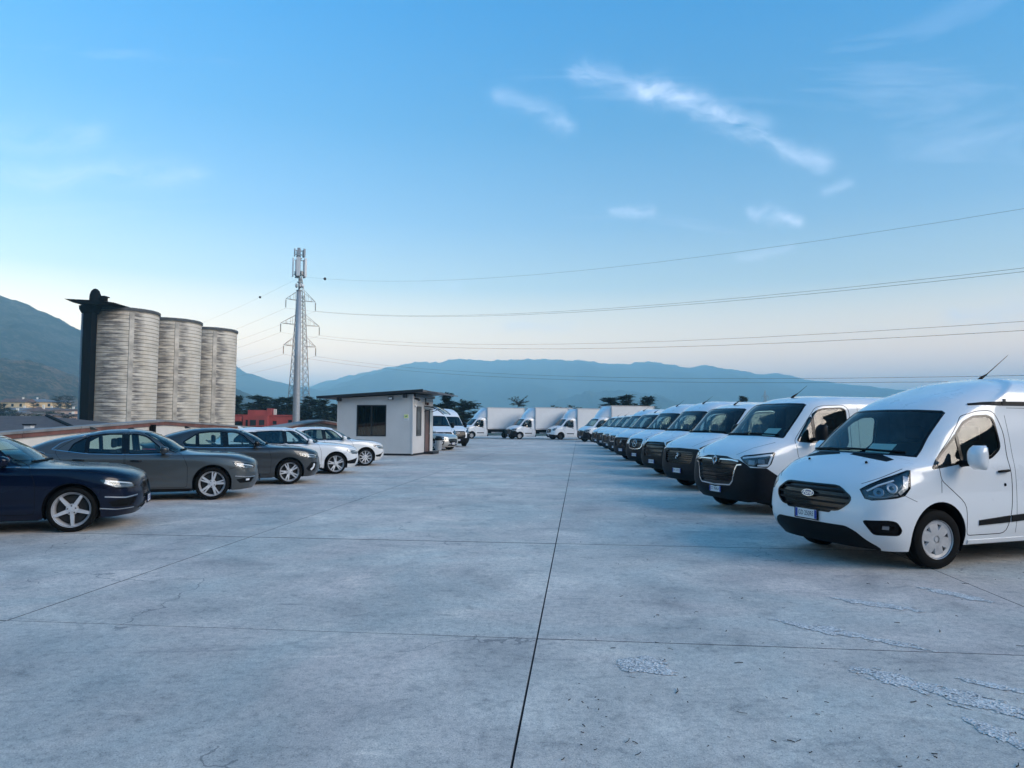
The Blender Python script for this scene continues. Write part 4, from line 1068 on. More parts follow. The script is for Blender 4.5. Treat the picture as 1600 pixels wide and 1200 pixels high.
SP_RENAULT = dict(P=big_rows(2.19, 0, 4.9, 1.035), low=[(-.15, .10), (-.15, .985), (.50, .985), (.62, .93), (.72, .855), (.98, .855), (1.23, .655), (1.25, .10)],
    lamp=[(.535, 1.025), (.60, .955), (.70, .885), (1.0, .865), (1.055, .92), (1.115, 1.115), (1.09, 1.125), (.60, 1.06)],
    lampbits=[([(.57, 1.025), (.80, 1.055), (1.07, 1.09), (1.075, 1.06), (1.02, .90), (.84, .89)], .04, 'lamp_white'), ([(.68, .95), (.79, .945)], .085, 'lamp_reflector'), ([(.85, .965), (.96, .965)], .085, 'lamp_reflector')],
    grille=sym([(0, 1.04), (.30, 1.035), (.60, .97), (.585, .80), (.53, .60), (.47, .535), (.2, .515), (0, .512)]),
    slats=[([(-.56, z), (0, z), (.56, z)], .022) for z in (.89, .81, .73, .66, .59)],
    trim=[([(-.62, .955), (-.45, .975), (-.12, .975)], .028), ([(.12, .975), (.45, .975), (.62, .955)], .028),
          ([(-.70, .90), (-.60, .89), (-.555, .80), (-.51, .60), (-.44, .525), (0, .505), (.44, .525), (.51, .60), (.555, .80), (.60, .89), (.70, .90)], .026)],
    emblem=('diamond', .955, .072, .02), plate='GT 954LA', platez=.425, wheel='steelg', antx=1.85, paper=True)
SP_BOXER = dict(P=big_rows(2.18, .08, 5.2, 1.025), low=LOW_FULL, nose=.08, wzb=1.385,
    lamp=[(.64, 1.035), (.80, .995), (1.02, 1.02), (1.16, 1.10), (1.22, 1.24), (1.15, 1.245), (.85, 1.13)],
    lampbits=[([(.74, 1.045), (.95, 1.07)], .05, 'lamp_reflector'), ([(1.02, 1.10), (1.14, 1.19)], .06, 'lamp_white')],
    grille=sym([(0, .97), (.52, .955), (.60, .90), (.56, .70), (.48, .645), (0, .64)]), slats=[([(-.55, z), (0, z), (.55, z)], .016) for z in (.91, .86, .81, .76, .70)], slatmat='grey_plastic',
    emblem=('lion', .83, .075, .012), plate='FX 318TD', platez=.47, wheel='steelg', antx=1.75)
SP_BOXER['low'] = [(-.15, .10), (-.15, 1.035), (.60, 1.01), (.72, .95), (.98, .90), (1.12, .80), (1.28, .62), (1.28, .10)]
SP_SPRINTER = dict(P=big_rows(2.36, .14, 5.6, 1.01), nose=.14, low=[(-.15, .10), (-.15, 1.075), (.50, 1.06), (.575, .93), (.85, .90), (1.02, .72), (1.26, .60), (1.26, .10)], lowmat='black_plastic',
    lamp=[(.58, 1.06), (.585, .93), (.70, .90), (.90, .93), (.97, 1.03), (1.03, 1.18), (.98, 1.19), (.70, 1.10)],
    lampbits=[([(.64, 1.0), (.80, 1.01)], .10, 'lamp_reflector'), ([(.86, 1.03), (.97, 1.12)], .07, 'lamp_white')],
    grille=sym([(0, 1.06), (.45, 1.05), (.56, 1.0), (.55, .80), (.50, .62), (0, .60)]), slats=[([(-.53, z), (0, z), (.53, z)], .05) for z in (.98, .86, .74)],
    emblem=None, plate='GE 047XV', platez=.46, wheel='steel', antx=1.85)
SP_SPRINTER_CHROME = dict(SP_SPRINTER, P=big_rows(2.40, .14, 5.6, 1.01), grille=sym([(0, 1.07), (.36, 1.06), (.47, 1.0), (.45, .80), (.36, .72), (0, .69)]), slats=[([(-.43, z), (0, z), (.43, z)], .03) for z in (.97, .79)],
    trim=[([(-.47, 1.06), (-.485, .98), (-.46, .80), (-.37, .705), (-.15, .675), (.15, .675), (.37, .705), (.46, .80), (.485, .98), (.47, 1.06)], .045)], emblem=('star', .88, .13, .012), plate='GB 662NF', low=LOW_FULL)
SP_CRAFTER = dict(SP_SPRINTER, P=big_rows(2.60, .10, 5.9, 1.02), nose=.10, grille=sym([(0, 1.06), (.50, 1.05), (.58, 1.0), (.57, .70), (.50, .60), (0, .58)]), slats=[([(-.55, z), (0, z), (.55, z)], .022) for z in (1.0, .90, .80, .70)], slatmat='grey_plastic',
    emblem=('vw', .93, .085, .014), plate='FR 402MS', low=[(-.15, .10), (-.15, .60), (.52, .60), (.60, .90), (.85, .88), (1.02, .72), (1.26, .55), (1.26, .10)], antenna=False)

# ------------------------------------------------------------------ cars
def car_rows(C):
    L, hw, H = C['L'], C['hw'], C['H']; k = hw / .92; xa, xb = C['xa'], C['xb']
    xc, zc, xh, xr, xg, zd, zt = C['cowl'], C['zcowl'], C['head'], C['rhead'], C['rglass'], C['zdeck'], C['ztail']
    zf = C.get('znose', .765); zb = C.get('belt', .94); zbr = C.get('beltr', zb + .03); d = H - 1.43
    xm = (xg + L) / 2
    def row(x7, y7, z7, xs, ys, zs): return [(a, b * k, c) for a, b, c in zip(list(x7) + list(xs), list(y7) + list(ys), list(z7) + list(zs))]
    r = []
    r.append(row([.13, .15, .25, .42, .53, xa, 1.45], [0, .34, .61, .78, .83, .84, .845], [.20, .20, .20, .19, .19, .19, .19],
                 [2.4, 3.1, xb, L - .32, L - .10, L - .08], [.85, .85, .84, .80, .70, 0], [.20, .20, .21, .24, .27, .28]))
    r.append(row([.02, .05, .17, .35, .50, xa, 1.45], [0, .37, .67, .83, .875, .893, .895], [.34] * 7,
                 [2.4, 3.1, xb, L - .28, L - .05, L - .02], [.895, .897, .895, .85, .74, 0], [.34, .34, .36, .38, .40, .40]))
    r.append(row([.005, .035, .155, .34, .50, xa, 1.45], [0, .375, .68, .845, .888, .90, .884], [.415] * 7,
                 [2.4, 3.1, xb, L - .275, L - .045, L - .01], [.880, .884, .90, .86, .75, 0], [.42, .43, .44, .46, .48, .48]))
    r.append(row([0, .03, .15, .335, .50, xa, 1.45], [0, .38, .69, .855, .90, .915, .908], [.49, .49, .49, .50, .50, .50, .50],
                 [2.4, 3.1, xb, L - .27, L - .04, L], [.908, .91, .915, .875, .76, 0], [.50, .51, .52, .55, .57, .57]))
    r.append(row([.02, .05, .17, .355, .51, xa, 1.45], [0, .38, .69, .855, .90, .92, .915], [.61, .61, .62, .63, .64, .66, .66],
                 [2.4, 3.1, xb, L - .26, L - .05, L - .02], [.912, .915, .92, .885, .765, 0], [.66, .67, .70, .74, .76, .76]))
    r.append(row([.065, .09, .195, .385, .535, xa, 1.45], [0, .36, .66, .82, .868, .90, .905], [zf, zf, zf + .01, zf + .025, zf + .035, zf + .06, .83],
                 [2.4, 3.1, xb, L - .24, L - .08, L - .045], [.908, .912, .916, .868, .735, 0], [.835, .85, .865, zt - .07, zt - .01, zt]))
    zm = (zf + zc) / 2 + .038
    r.append(row([.46, .475, .53, .63, .72, xa + .12, 1.48], [0, .345, .63, .77, .825, .868, .885], [zm, zm, zm - .005, zm - .01, zm - .012, zm - .008, .885],
                 [2.4, 3.1, xb, xm + .02, xm + .10, xm + .12], [.89, .893, .885, .80, .64, 0], [.895, .905, .925, (zt + zd) / 2 - .03, (zt + zd) / 2 + .01, (zt + zd) / 2 + .015]))
    r.append(row([xc, xc + .02, xc + .075, xc + .16, xc + .22, xc + .32, xc + .46], [0, .31, .55, .68, .745, .805, .84], [zc, zc - .003, zc - .012, zc - .026, zc - .035, zb + .005, zb],
                 [2.42, 3.1, min(xb, xg - .42), xg - .12, xg - .04, xg], [.852, .85, .815, .68, .50, 0], [zb + .005, zb + .015, zbr + .005, zd - .03, zd - .005, zd]))
    xm, zm2 = xc + (xh - xc) * .52, zc + (H - .05 - zc) * .60
    x10 = (xg + xr) / 2 - .06; x9 = x10 - .20; x8 = min(3.05, x9 - .15); zr7 = zd + (H - .06 - zd) * .62
    r.append(row([xm, xm + .02, xm + .07, xm + .13, xm + .18, xm + .25, xm + .36], [0, .285, .495, .605, .66, .70, .72], [zm2, zm2 - .002, zm2 - .01, zm2 - .02, zm2 - .03, zm2 - .035, zm2 - .035],
                 [2.45, x8, x9, x10, x10 + .06, x10 + .09], [.735, .725, .69, .585, .43, 0], [zm2 - .02, zm2 - .03, zr7 - .04, zr7 - .02, zr7 - .005, zr7]))
    zh = H - .045
    y10 = xr - .05; y9 = y10 - .16; y8 = y9 - .36; y7_ = max(xh + .28, min(2.48, y8 - .2))
    r.append(row([xh, xh + .012, xh + .05, xh + .10, xh + .14, xh + .19, xh + .25], [0, .265, .455, .545, .58, .605, .62], [zh, zh - .001, zh - .006, zh - .015, zh - .023, zh - .03, zh - .03],
                 [y7_, y8, y9, y10, y10 + .04, y10 + .06], [.635, .63, .605, .52, .37, 0], [zh - .022, zh - .025, zh - .035, zh - .03, zh - .02, zh - .012]))
    r.append(row([xh + .20, xh + .205, xh + .22, xh + .24, xh + .26, xh + .29, xh + .33], [0, .17, .29, .34, .36, .375, .39], [H - .012, H - .012, H - .013, H - .014, H - .015, H - .016, H - .016],
                 [y7_ + .04, y8, y9 - .06, y10 - .12, y10 - .10, y10 - .09], [.42, .42, .39, .31, .22, 0], [H - .008, H - .010, H - .022, H - .03, H - .03, H - .03]))
    r.append(row([xh + .26 + i * .015 for i in range(7)], [0] * 7, [H - .004] * 7, [y7_ + .06, y8, y9 - .08, y10 - .16, y10 - .15, y10 - .14], [0] * 6, [H, H - .003, H - .014, H - .024, H - .026, H - .028]))
    return r
def make_car(root, C):
    pm = C['paint']; R = C.get('R', .325); cz = R; xa, xb, L, hw, H = C['xa'], C['xb'], C['L'], C['hw'], C['H']
    Ra = R + .045; k = hw / .92; lod = C.get('lod', 0)
    b = Body(car_rows(C), .042 if lod == 0 else .055, 2)
    for x in (xa, xb):
        for s in (-1, 1): b.region('arch', arch_poly(x, cz + .012, Ra, 20), 90, s)
    wb, wt = .735 * k, .565 * k; zb, zt = C['zcowl'] + .0, H - .078
    ws = [(-wb, zb - .025), (-wb * .8, zb - .005), (-wb * .4, zb + .012), (0, zb + .016), (wb * .4, zb + .012), (wb * .8, zb - .005), (wb, zb - .025), (wb * .985, zb + .03), (wt + .035, zt - .07), (wt, zt - .015), (wt * .9, zt - .003), (wt * .45, zt + .006), (-wt * .45, zt + .006), (-wt * .9, zt - .003), (-wt, zt - .015), (-wt - .035, zt - .07), (-wb * .985, zb + .03)]
    b.region('windscreen', ws, 0, 0, xr=(xa, C['head'] + .2))
    for s in (-1, 1):
        S = 'L' if s < 0 else 'R'
        for i, (poly, rr) in enumerate(C['windows']): b.region('win%d%s' % (i, S), round_poly(poly, rr, 3), 90, s)
        W = [w for w, _ in C['windows']]
        for pi, (p_, q_) in enumerate(zip(W, W[1:])):                               # black pillar covers between the panes
            b.region('pillar%d' % pi + S, [(p_[1][0] + .01, p_[1][1]), (q_[0][0] - .01, q_[0][1]), (q_[-1][0] - .01, q_[-1][1]), (p_[2][0] + .01, p_[2][1])], 90, s)
        for i, poly in enumerate(C['doors']): b.region('door%d%s' % (i, S), round_poly(poly, .06, 3), 90, s)
        b.region('lamp' + S, round_poly(C['lamp'], .025, 2), 45, s, xr=(-.1, 1.2))
        if C.get('intake'): b.region('intake' + S, round_poly(C['intake'], .02, 2), 45, s, xr=(-.1, 1.0))
        if C.get('sill'): b.region('sill' + S, C['sill'], 90, s)
        b.region('tail' + S, C.get('tail', [(L - .42, C['ztail'] - .16), (L + .1, C['ztail'] - .18), (L + .1, C['ztail'] - .03), (L - .40, C['ztail'] - .06)]), 90, s, xr=(L - .6, L + 1))
    b.region('grille', C['grille'], 0, 0, xr=(-.2, .3)); b.region('lowgrille', C['lowgrille'], 0, 0, xr=(-.2, .4))
    b.finish()
    b.piece('body', 'body', pm, root)
    b.piece('windscreen', 'windscreen', 'glass_clear', root, -.003)
    b.strip('windscreen_seal', ws, .022, 'gloss_black', root, al=0, side=1, closed=True, off=.002)
    b.piece('grille', 'grille', 'gloss_black', root, -.02); b.piece('lowgrille', 'lower_grille', 'black_plastic', root, -.02)
    b.strip('grille_surround', C['grille'], .012, C.get('grilletrim', 'gloss_black'), root, al=0, side=1, closed=True, off=.005, depth=.02)
    b.lining(['body'] + ['door%d%s' % (i, S) for i in range(len(C['doors'])) for S in 'LR'], 'interior', root, .025)
    gm = C.get('glassmats', ['glass_clear'] * 4)
    for s in (-1, 1):
        S = 'L' if s < 0 else 'R'; ds = []
        for i, poly in enumerate(C['doors']):
            d = b.piece('door%d%s' % (i, S), 'door', pm, root, -.001); ds.append(d)
            b.strip('door_gap', round_poly(poly, .06, 3), .007, 'rubber', d, side=s, closed=True, off=.001, depth=.004)
            hx, hz = C['handles'][i]; handle(b, d, hx, hz, s, .20, C.get('handlemat', pm), .03)
        for i, (poly, rr) in enumerate(C['windows']):
            par = ds[min(C['windoor'][i], len(ds) - 1)] if C['windoor'][i] < 9 else root
            b.piece('win%d%s' % (i, S), 'side_window', gm[i], par, -.003)
            b.strip('window_frame', round_poly(poly, rr, 3), .030, 'gloss_black', par, side=s, closed=True, off=.002)
        for pi in range(len(C['windows']) - 1): b.piece('pillar%d' % pi + S, 'pillar_cover', 'gloss_black', root, .001)
        if C.get('belttrim'): b.strip('window_trim', C['belttrim'], .014, C.get('trimmat', 'chrome'), root, side=s, off=.005)
        if C.get('sill'): b.piece('sill' + S, 'sill', 'black_plastic', root, -.002)
        mirror(b, root, C['mir'][0], C['mir'][1], s, (.13, .095, .15), C.get('mirmat', pm), 'gloss_black', .05, ds[0])
        lp = b.piece('lamp' + S, 'headlight', 'lamp_dark', root, -.015)
        b.piece('lamp' + S, 'lamp_cover', 'glass_lamp', lp, -.001)
        for pts, w, mt in C['lampbits']: b.strip('reflector', pts, w, mt, lp, al=45, side=s, off=-.005, depth=.01)
        b.strip('lamp_edge', C['lamp'], .008, 'gloss_black', lp, al=45, side=s, closed=True, off=.0015)
        b.piece('tail' + S, 'tail_light', 'tail_red', root, .001)
        if C.get('intake'):
            it = b.piece('intake' + S, 'air_intake', 'black_plastic', root, -.02)
            for pts, w, mt in C.get('intakebits', []): b.strip('intake_trim', pts, w, mt, it, al=45, side=s, off=.003, depth=.015)
        b.strip('bonnet_gap', C.get('hoodgap', [(.60, .75), (.95, .84), (1.35, .90), (1.75, .93)]), .006, 'rubber', root, al=45, side=s, off=.0008)
        b.strip('bumper_gap', C.get('bumpgap', [(1.0, .66), (1.10, .62)]), .006, 'rubber', root, al=45, side=s, off=.0008)
    wheel_wells(b, root, (xa, xb), cz + .012, Ra, .50)
    add_wheels(root, (xa, xb), hw - .025, R, .215, C.get('rr', R - .105), C['wheel'], R_(C.get('steer', 0)))
    box_obj('underbody', .35, L - .3, -.50, .50, .17, .30, 'black_plastic', root); box_obj('floor_pan', xa + .42, xb - .42, -.84, .84, .18, .30, 'black_plastic', root)
    if C.get('plate'): plate(b, root, .40, C['plate'])
    xc = C['cowl']
    dash(root, xc + .18, xc + .62, .55, C['zcowl'] - .03, .66)
    for y in (-.36, .36): seat(root, xc + 1.02, y, .36, .5, C.get('seatmat', 'interior'))
    rs = seat(root, xc + 1.95, 0, .38, 1.25, C.get('seatmat', 'interior')); steering(root, xc + .66, -.36, C['zcowl'] - .08)
    if C.get('fin'):
        x, z = C['fin']; bm = bmesh.new(); prism(bm, [(x - .08, z), (x + .08, z), (x + .09, z + .065), (x + .03, z + .055)], 'Y', -.018, .018); link_bm('roof_fin', bm, C.get('finmat', pm), root)
    if C.get('emblem'): emblem(b, root, *C['emblem'])
    wipers(b, root, [[(-.62, zb + .015), (-.2, zb + .03), (.1, zb + .035)], [(.0, zb + .03), (.55, zb + .02)]])
    return b
def car_windows(front, rear, quarter=None):
    w = [(front, [.02, .03, .03, .06, .05][:len(front)] + [.03] * max(0, len(front) - 5)), (rear, [.02] * len(rear))]
    if quarter: w.append((quarter, [.02] * len(quarter)))
    return w
LB = [([(.56, .655), (.70, .665), (.86, .69)], .05, 'lamp_reflector'), ([(.54, .672), (.72, .70), (.96, .735)], .016, 'lamp_white')]
GR = sym([(0, .68), (.30, .675), (.42, .63), (.36, .44), (0, .42)])
LG = sym([(0, .36), (.40, .36), (.46, .28), (0, .25)])
AUDI = dict(L=4.76, hw=.922, H=1.43, xa=.90, xb=3.72, cowl=1.32, zcowl=.985, head=2.12, rhead=3.10, rglass=4.12, zdeck=1.03, ztail=.98, paint='paint_blue', R=.328, rr=.248, wheel='five',
    windows=car_windows([(1.74, .965), (2.40, .965), (2.43, 1.335), (2.30, 1.335), (2.12, 1.285)], [(2.50, .965), (3.18, .985), (3.26, 1.20), (3.10, 1.29), (2.53, 1.335)], [(3.24, .99), (3.52, 1.02), (3.34, 1.17)]), windoor=[0, 1, 9],
    doors=[[(1.36, .27), (2.44, .27), (2.46, .95), (2.49, 1.365), (2.30, 1.372), (1.44, .93), (1.36, .70)], [(2.46, .27), (3.24, .27), (3.38, .60), (3.56, .80), (3.60, .98), (3.30, 1.28), (2.96, 1.345), (2.51, 1.365), (2.48, .95)]],
    handles=[(2.28, .80), (3.32, .83)], handlemat='paint_blue', belttrim=[(1.58, .945), (2.4, .945), (3.2, .962), (3.56, .99)], mir=(1.78, 1.0), lamp=[(.47, .655), (.55, .61), (.82, .615), (.99, .70), (1.02, .76), (.80, .735), (.60, .695)], lampbits=[([(.54, .645), (.68, .645), (.88, .655)], .042, 'lamp_reflector'), ([(.56, .675), (.72, .70), (.96, .735)], .02, 'lamp_white'), ([(.84, .64), (.97, .71)], .04, 'lamp_white')],
    grille=GR, lowgrille=LG, intake=[(.47, .47), (.55, .34), (.86, .34), (.93, .42), (.80, .45)], intakebits=[([(.46, .50), (.70, .475), (.97, .50)], .022, 'chrome'), ([(.50, .31), (.80, .305), (1.0, .33)], .02, 'chrome')], plate='GC 731KB', fin=(3.0, 1.40))
OPEL = dict(AUDI, L=4.90, hw=.93, H=1.455, xa=.95, xb=3.78, cowl=1.40, zcowl=1.0, head=2.24, rhead=3.20, rglass=4.52, zdeck=1.04, ztail=1.0, paint='paint_grey', R=.335, rr=.250, wheel='fivesplit', steer=0,
    windows=car_windows([(1.82, .975), (2.50, .965), (2.53, 1.35), (2.38, 1.352), (2.2, 1.30)], [(2.62, .965), (3.22, .985), (3.22, 1.305), (2.95, 1.35), (2.64, 1.352)], [(3.27, .99), (3.56, 1.01), (3.48, 1.16), (3.27, 1.285)]), windoor=[0, 1, 1],
    doors=[[(1.42, .27), (2.54, .27), (2.56, .95), (2.58, 1.38), (2.36, 1.39), (1.52, .93), (1.42, .70)], [(2.56, .27), (3.28, .27), (3.42, .60), (3.62, .80), (3.80, 1.02), (3.46, 1.27), (3.02, 1.375), (2.60, 1.38), (2.58, .95)]],
    handles=[(2.36, .82), (3.36, .85)], handlemat='gloss_black', belttrim=[(1.70, .95), (2.5, .942), (3.2, .962), (3.85, 1.05), (3.70, 1.18), (3.3, 1.325), (2.9, 1.375), (2.55, 1.39)], mir=(1.88, 1.0), mirmat='paint_dark_grey', plate='FV 205SN', fin=(3.25, 1.425),
    lamp=[(.48, .675), (.56, .635), (.84, .64), (1.01, .71), (1.03, .765), (.80, .745), (.60, .71)], intake=[(.55, .44), (.64, .34), (.90, .33), (.98, .41), (.86, .43)], intakebits=[([(.52, .46), (.72, .455), (1.0, .48)], .02, 'chrome'), ([(.70, .40), (.78, .395)], .04, 'lamp_white')],
    sill=[(1.33, .10), (3.40, .10), (3.40, .255), (1.33, .245)])
FOCUS = dict(AUDI, L=4.38, hw=.912, H=1.455, xa=.87, xb=3.57, cowl=1.26, zcowl=1.02, head=2.06, rhead=3.35, rglass=4.16, zdeck=1.08, ztail=1.0, belt=.955, paint='paint_dark_grey', R=.325, rr=.238, wheel='fived', znose=.80, steer=0,
    windows=car_windows([(1.70, .99), (2.36, .98), (2.39, 1.345), (2.24, 1.352), (2.04, 1.295)], [(2.47, .98), (3.04, .99), (3.06, 1.32), (2.80, 1.35), (2.50, 1.352)], [(3.10, .99), (3.34, 1.01), (3.40, 1.10), (3.10, 1.30)]), windoor=[0, 1, 1],
    doors=[[(1.34, .27), (2.40, .27), (2.42, .96), (2.44, 1.38), (2.22, 1.392), (1.40, .95), (1.33, .70)], [(2.42, .27), (3.08, .27), (3.22, .60), (3.42, .78), (3.48, 1.0), (3.20, 1.29), (2.90, 1.37), (2.46, 1.38), (2.44, .96)]],
    handles=[(2.22, .84), (3.18, .87)], handlemat='paint_dark_grey', belttrim=[(1.52, .965), (2.4, .955), (3.05, .968), (3.5, .99)], mir=(1.72, 1.02), mirmat='gloss_black', plate='GA 518LW', fin=(3.3, 1.43),
    lamp=[(.47, .71), (.57, .655), (.86, .665), (1.06, .74), (1.10, .80), (.82, .79), (.60, .75)], lampbits=[([(.56, .69), (.72, .70), (.90, .715)], .055, 'lamp_reflector'), ([(.56, .725), (.78, .765), (1.02, .785)], .016, 'lamp_white')],
    intake=[(.60, .56), (.66, .34), (.86, .33), (.94, .40), (.82, .56)], intakebits=[([(.70, .52), (.73, .42), (.80, .36)], .05, 'lamp_white')])
LEON = dict(AUDI, L=4.55, hw=.908, H=1.45, xa=.86, xb=3.50, cowl=1.24, zcowl=.99, head=2.05, rhead=3.72, rglass=4.38, zdeck=1.06, ztail=1.0, paint='paint_white', R=.325, rr=.248, wheel='fived', steer=R_(0),
    windows=car_windows([(1.66, .965), (2.34, .96), (2.37, 1.335), (2.22, 1.34), (2.04, 1.29)], [(2.44, .96), (3.16, .98), (3.22, 1.31), (2.80, 1.335), (2.47, 1.34)], [(3.28, .99), (3.86, 1.03), (3.84, 1.10), (3.66, 1.27), (3.30, 1.30)]), windoor=[0, 1, 9], glassmats=['glass_clear', 'glass_dark', 'glass_dark'],
    doors=[[(1.32, .27), (2.38, .27), (2.40, .95), (2.42, 1.37), (2.20, 1.378), (1.40, .93), (1.32, .70)], [(2.40, .27), (3.02, .27), (3.16, .60), (3.36, .80), (3.40, .98), (3.26, 1.345), (2.80, 1.365), (2.44, 1.37), (2.42, .95)]],
    handles=[(2.2, .80), (3.16, .83)], handlemat='paint_white', belttrim=[(1.50, .942), (2.4, .938), (3.1, .952), (3.95, 1.02)], trimmat='gloss_black', mir=(1.70, .995), mirmat='paint_white', plate='FL 690RY', fin=(3.6, 1.42),
    lamp=[(.47, .66), (.56, .61), (.84, .62), (.98, .70), (1.0, .75), (.80, .735), (.60, .70)], intake=[(.58, .50), (.66, .31), (.94, .31), (1.0, .40)], intakebits=[])
MERC = dict(AUDI, L=4.42, hw=.90, H=1.44, xa=.88, xb=3.61, cowl=1.24, zcowl=1.0, head=2.04, rhead=3.34, rglass=4.16, zdeck=1.08, ztail=1.0, paint='paint_pearl', R=.325, rr=.240, wheel='ten',
    windows=car_windows([(1.68, .975), (2.34, .97), (2.37, 1.335), (2.22, 1.338), (2.04, 1.285)], [(2.45, .97), (3.08, .99), (3.10, 1.30), (2.84, 1.335), (2.48, 1.338)], [(3.14, 1.0), (3.34, 1.02), (3.36, 1.12), (3.14, 1.28)]), windoor=[0, 1, 1],
    doors=[[(1.34, .27), (2.38, .27), (2.40, .95), (2.42, 1.37), (2.20, 1.378), (1.42, .94), (1.34, .70)], [(2.40, .27), (3.10, .27), (3.24, .60), (3.44, .80), (3.48, 1.0), (3.2, 1.28), (2.86, 1.35), (2.44, 1.37), (2.42, .95)]],
    handles=[(2.2, .81), (3.18, .84)], handlemat='paint_pearl', belttrim=[(1.52, .955), (2.4, .95), (3.1, .965), (3.44, .99)], mir=(1.72, 1.005), mirmat='paint_pearl', plate='GF 126DD', fin=None,
    lamp=[(.50, .665), (.58, .62), (.84, .635), (1.02, .72), (1.05, .775), (.82, .75), (.62, .705)], intake=[(.66, .47), (.74, .33), (.93, .33), (.97, .40), (.86, .42)], intakebits=[([(.62, .50), (.80, .40), (.95, .36)], .022, 'gloss_black')])
SILVER = dict(FOCUS, paint='paint_silver', handlemat='paint_silver', mirmat='paint_silver', wheel='fived', plate='EK 374HG', fin=None, lod=1, lamp=[(.50, .70), (.56, .61), (.80, .62), (1.02, .74), (1.10, .84), (.85, .82), (.62, .77)])

# ------------------------------------------------------------------ silos
SILO_H = 15.35
def mat_silo():
    m = principled('silo_concrete', (.4, .38, .33), .9); t = NT(m); o = t.obj(); b = t.bsdf
    sx = t.add('ShaderNodeSeparateXYZ'); t.link(o, sx.inputs[0])
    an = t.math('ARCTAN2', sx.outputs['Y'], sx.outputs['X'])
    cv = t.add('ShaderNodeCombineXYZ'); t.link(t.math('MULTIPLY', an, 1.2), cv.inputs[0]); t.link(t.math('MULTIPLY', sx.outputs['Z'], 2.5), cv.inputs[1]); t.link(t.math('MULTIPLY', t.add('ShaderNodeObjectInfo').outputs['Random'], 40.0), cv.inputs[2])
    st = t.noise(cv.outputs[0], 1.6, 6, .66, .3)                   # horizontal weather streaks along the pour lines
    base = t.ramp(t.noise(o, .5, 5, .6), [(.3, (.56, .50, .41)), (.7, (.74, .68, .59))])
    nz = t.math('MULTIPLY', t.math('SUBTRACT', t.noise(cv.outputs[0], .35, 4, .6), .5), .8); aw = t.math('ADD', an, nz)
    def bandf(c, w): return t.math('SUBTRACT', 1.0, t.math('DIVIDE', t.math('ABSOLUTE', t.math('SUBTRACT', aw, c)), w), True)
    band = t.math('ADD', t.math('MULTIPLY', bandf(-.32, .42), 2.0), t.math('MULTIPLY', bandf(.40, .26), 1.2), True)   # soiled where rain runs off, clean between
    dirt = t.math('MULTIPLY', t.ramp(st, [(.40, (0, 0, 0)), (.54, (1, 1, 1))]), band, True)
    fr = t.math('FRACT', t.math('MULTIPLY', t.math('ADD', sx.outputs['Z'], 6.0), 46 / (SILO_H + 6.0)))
    line = t.math('MULTIPLY', t.math('LESS_THAN', fr, .16), t.math('MULTIPLY', st, .55))  # dark lines painted at the pour grooves: their shade plus settled dirt
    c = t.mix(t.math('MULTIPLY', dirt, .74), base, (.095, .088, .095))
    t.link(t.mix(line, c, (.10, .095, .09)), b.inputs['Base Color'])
    t.link(t.bump(st, .3, .05), b.inputs['Normal']); return m
mat_silo()
grain(principled('dark_steel', (.004, .004, .005), .7, spec=.1), 3, .3, .1); grain(principled('clean_concrete', (.56, .51, .44), .9), .7, .3, .1); grain(principled('galvanised', (.40, .42, .44), .5, .25), 4, .12, .05)
grain(principled('pylon_steel', (.20, .21, .22), .5, .5), 4, .15); grain(principled('rim_grey', (.10, .105, .11), .8), 2, .2, .1)
SILO_H = 15.35
def silo(px, Y, label, seed):
    s_ = F_PX / Y; root = empty('silo', ((px - 800) / s_, Y, 0), math.atan2(-Y, -(px - 800) / s_))   # local +X looks to the lot
    tag(root, label, 'silo', 'concrete silos in a row')
    R = 4.05; bm = bmesh.new(); prof = []; z = -6.0; n = 46; dz = (SILO_H + 6) / n
    for i in range(n):                                             # slip-form rings with recessed pour lines
        a = z + i * dz; prof += [(R - .07, a), (R, a + .06), (R, a + dz - .02)]
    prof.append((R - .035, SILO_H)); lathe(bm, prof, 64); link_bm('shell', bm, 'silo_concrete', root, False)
    bm = bmesh.new(); lathe(bm, [(R - .2, SILO_H - .32), (R + .13, SILO_H - .30), (R + .16, SILO_H - .05), (R + .1, SILO_H + .06), (.01, SILO_H + .25)], 64); link_bm('roof_rim', bm, 'rim_grey', root)
    bm = bmesh.new(); c = Vector((math.cos(.22), math.sin(.22), 0))
    t = Vector((-c.y, c.x, 0)); pl = [c * (R - .1) - t * .30, c * (R + .07) - t * .26, c * (R + .07) + t * .26, c * (R - .1) + t * .30]
    prism(bm, [(p.x, p.y) for p in pl], 'Z', -6, SILO_H - .5); link_bm('pilaster', bm, 'clean_concrete', root)
    return root
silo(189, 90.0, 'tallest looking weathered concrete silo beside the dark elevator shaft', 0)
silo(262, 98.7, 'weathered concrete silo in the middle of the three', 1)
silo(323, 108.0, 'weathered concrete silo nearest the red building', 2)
ev = empty('silo_elevator', (-663 / F_PX * 85.2, 85.2, 0)); tag(ev, 'black conveyor shaft with domed head on the left silo', 'elevator shaft')
EZ = SILO_H
bm = bmesh.new(); bbox(bm, -.52, .52, -.7, .5, -6, EZ + .2, .05); link_bm('shaft', bm, 'dark_steel', ev)
bm = bmesh.new(); bbox(bm, -.95, -.54, -.3, .6, -6, EZ - 1.0); link_bm('ladder_cage', bm, 'galvanised', ev)
bm = bmesh.new(); prism(bm, [(-2.3, EZ + .55), (-1.2, EZ + .10), (1.6, EZ - .06), (3.6, EZ + .10), (3.6, EZ + .14), (1.7, EZ + .38)], 'Y', -1.6, 2.2); link_bm('gantry_deck', bm, 'dark_steel', ev)
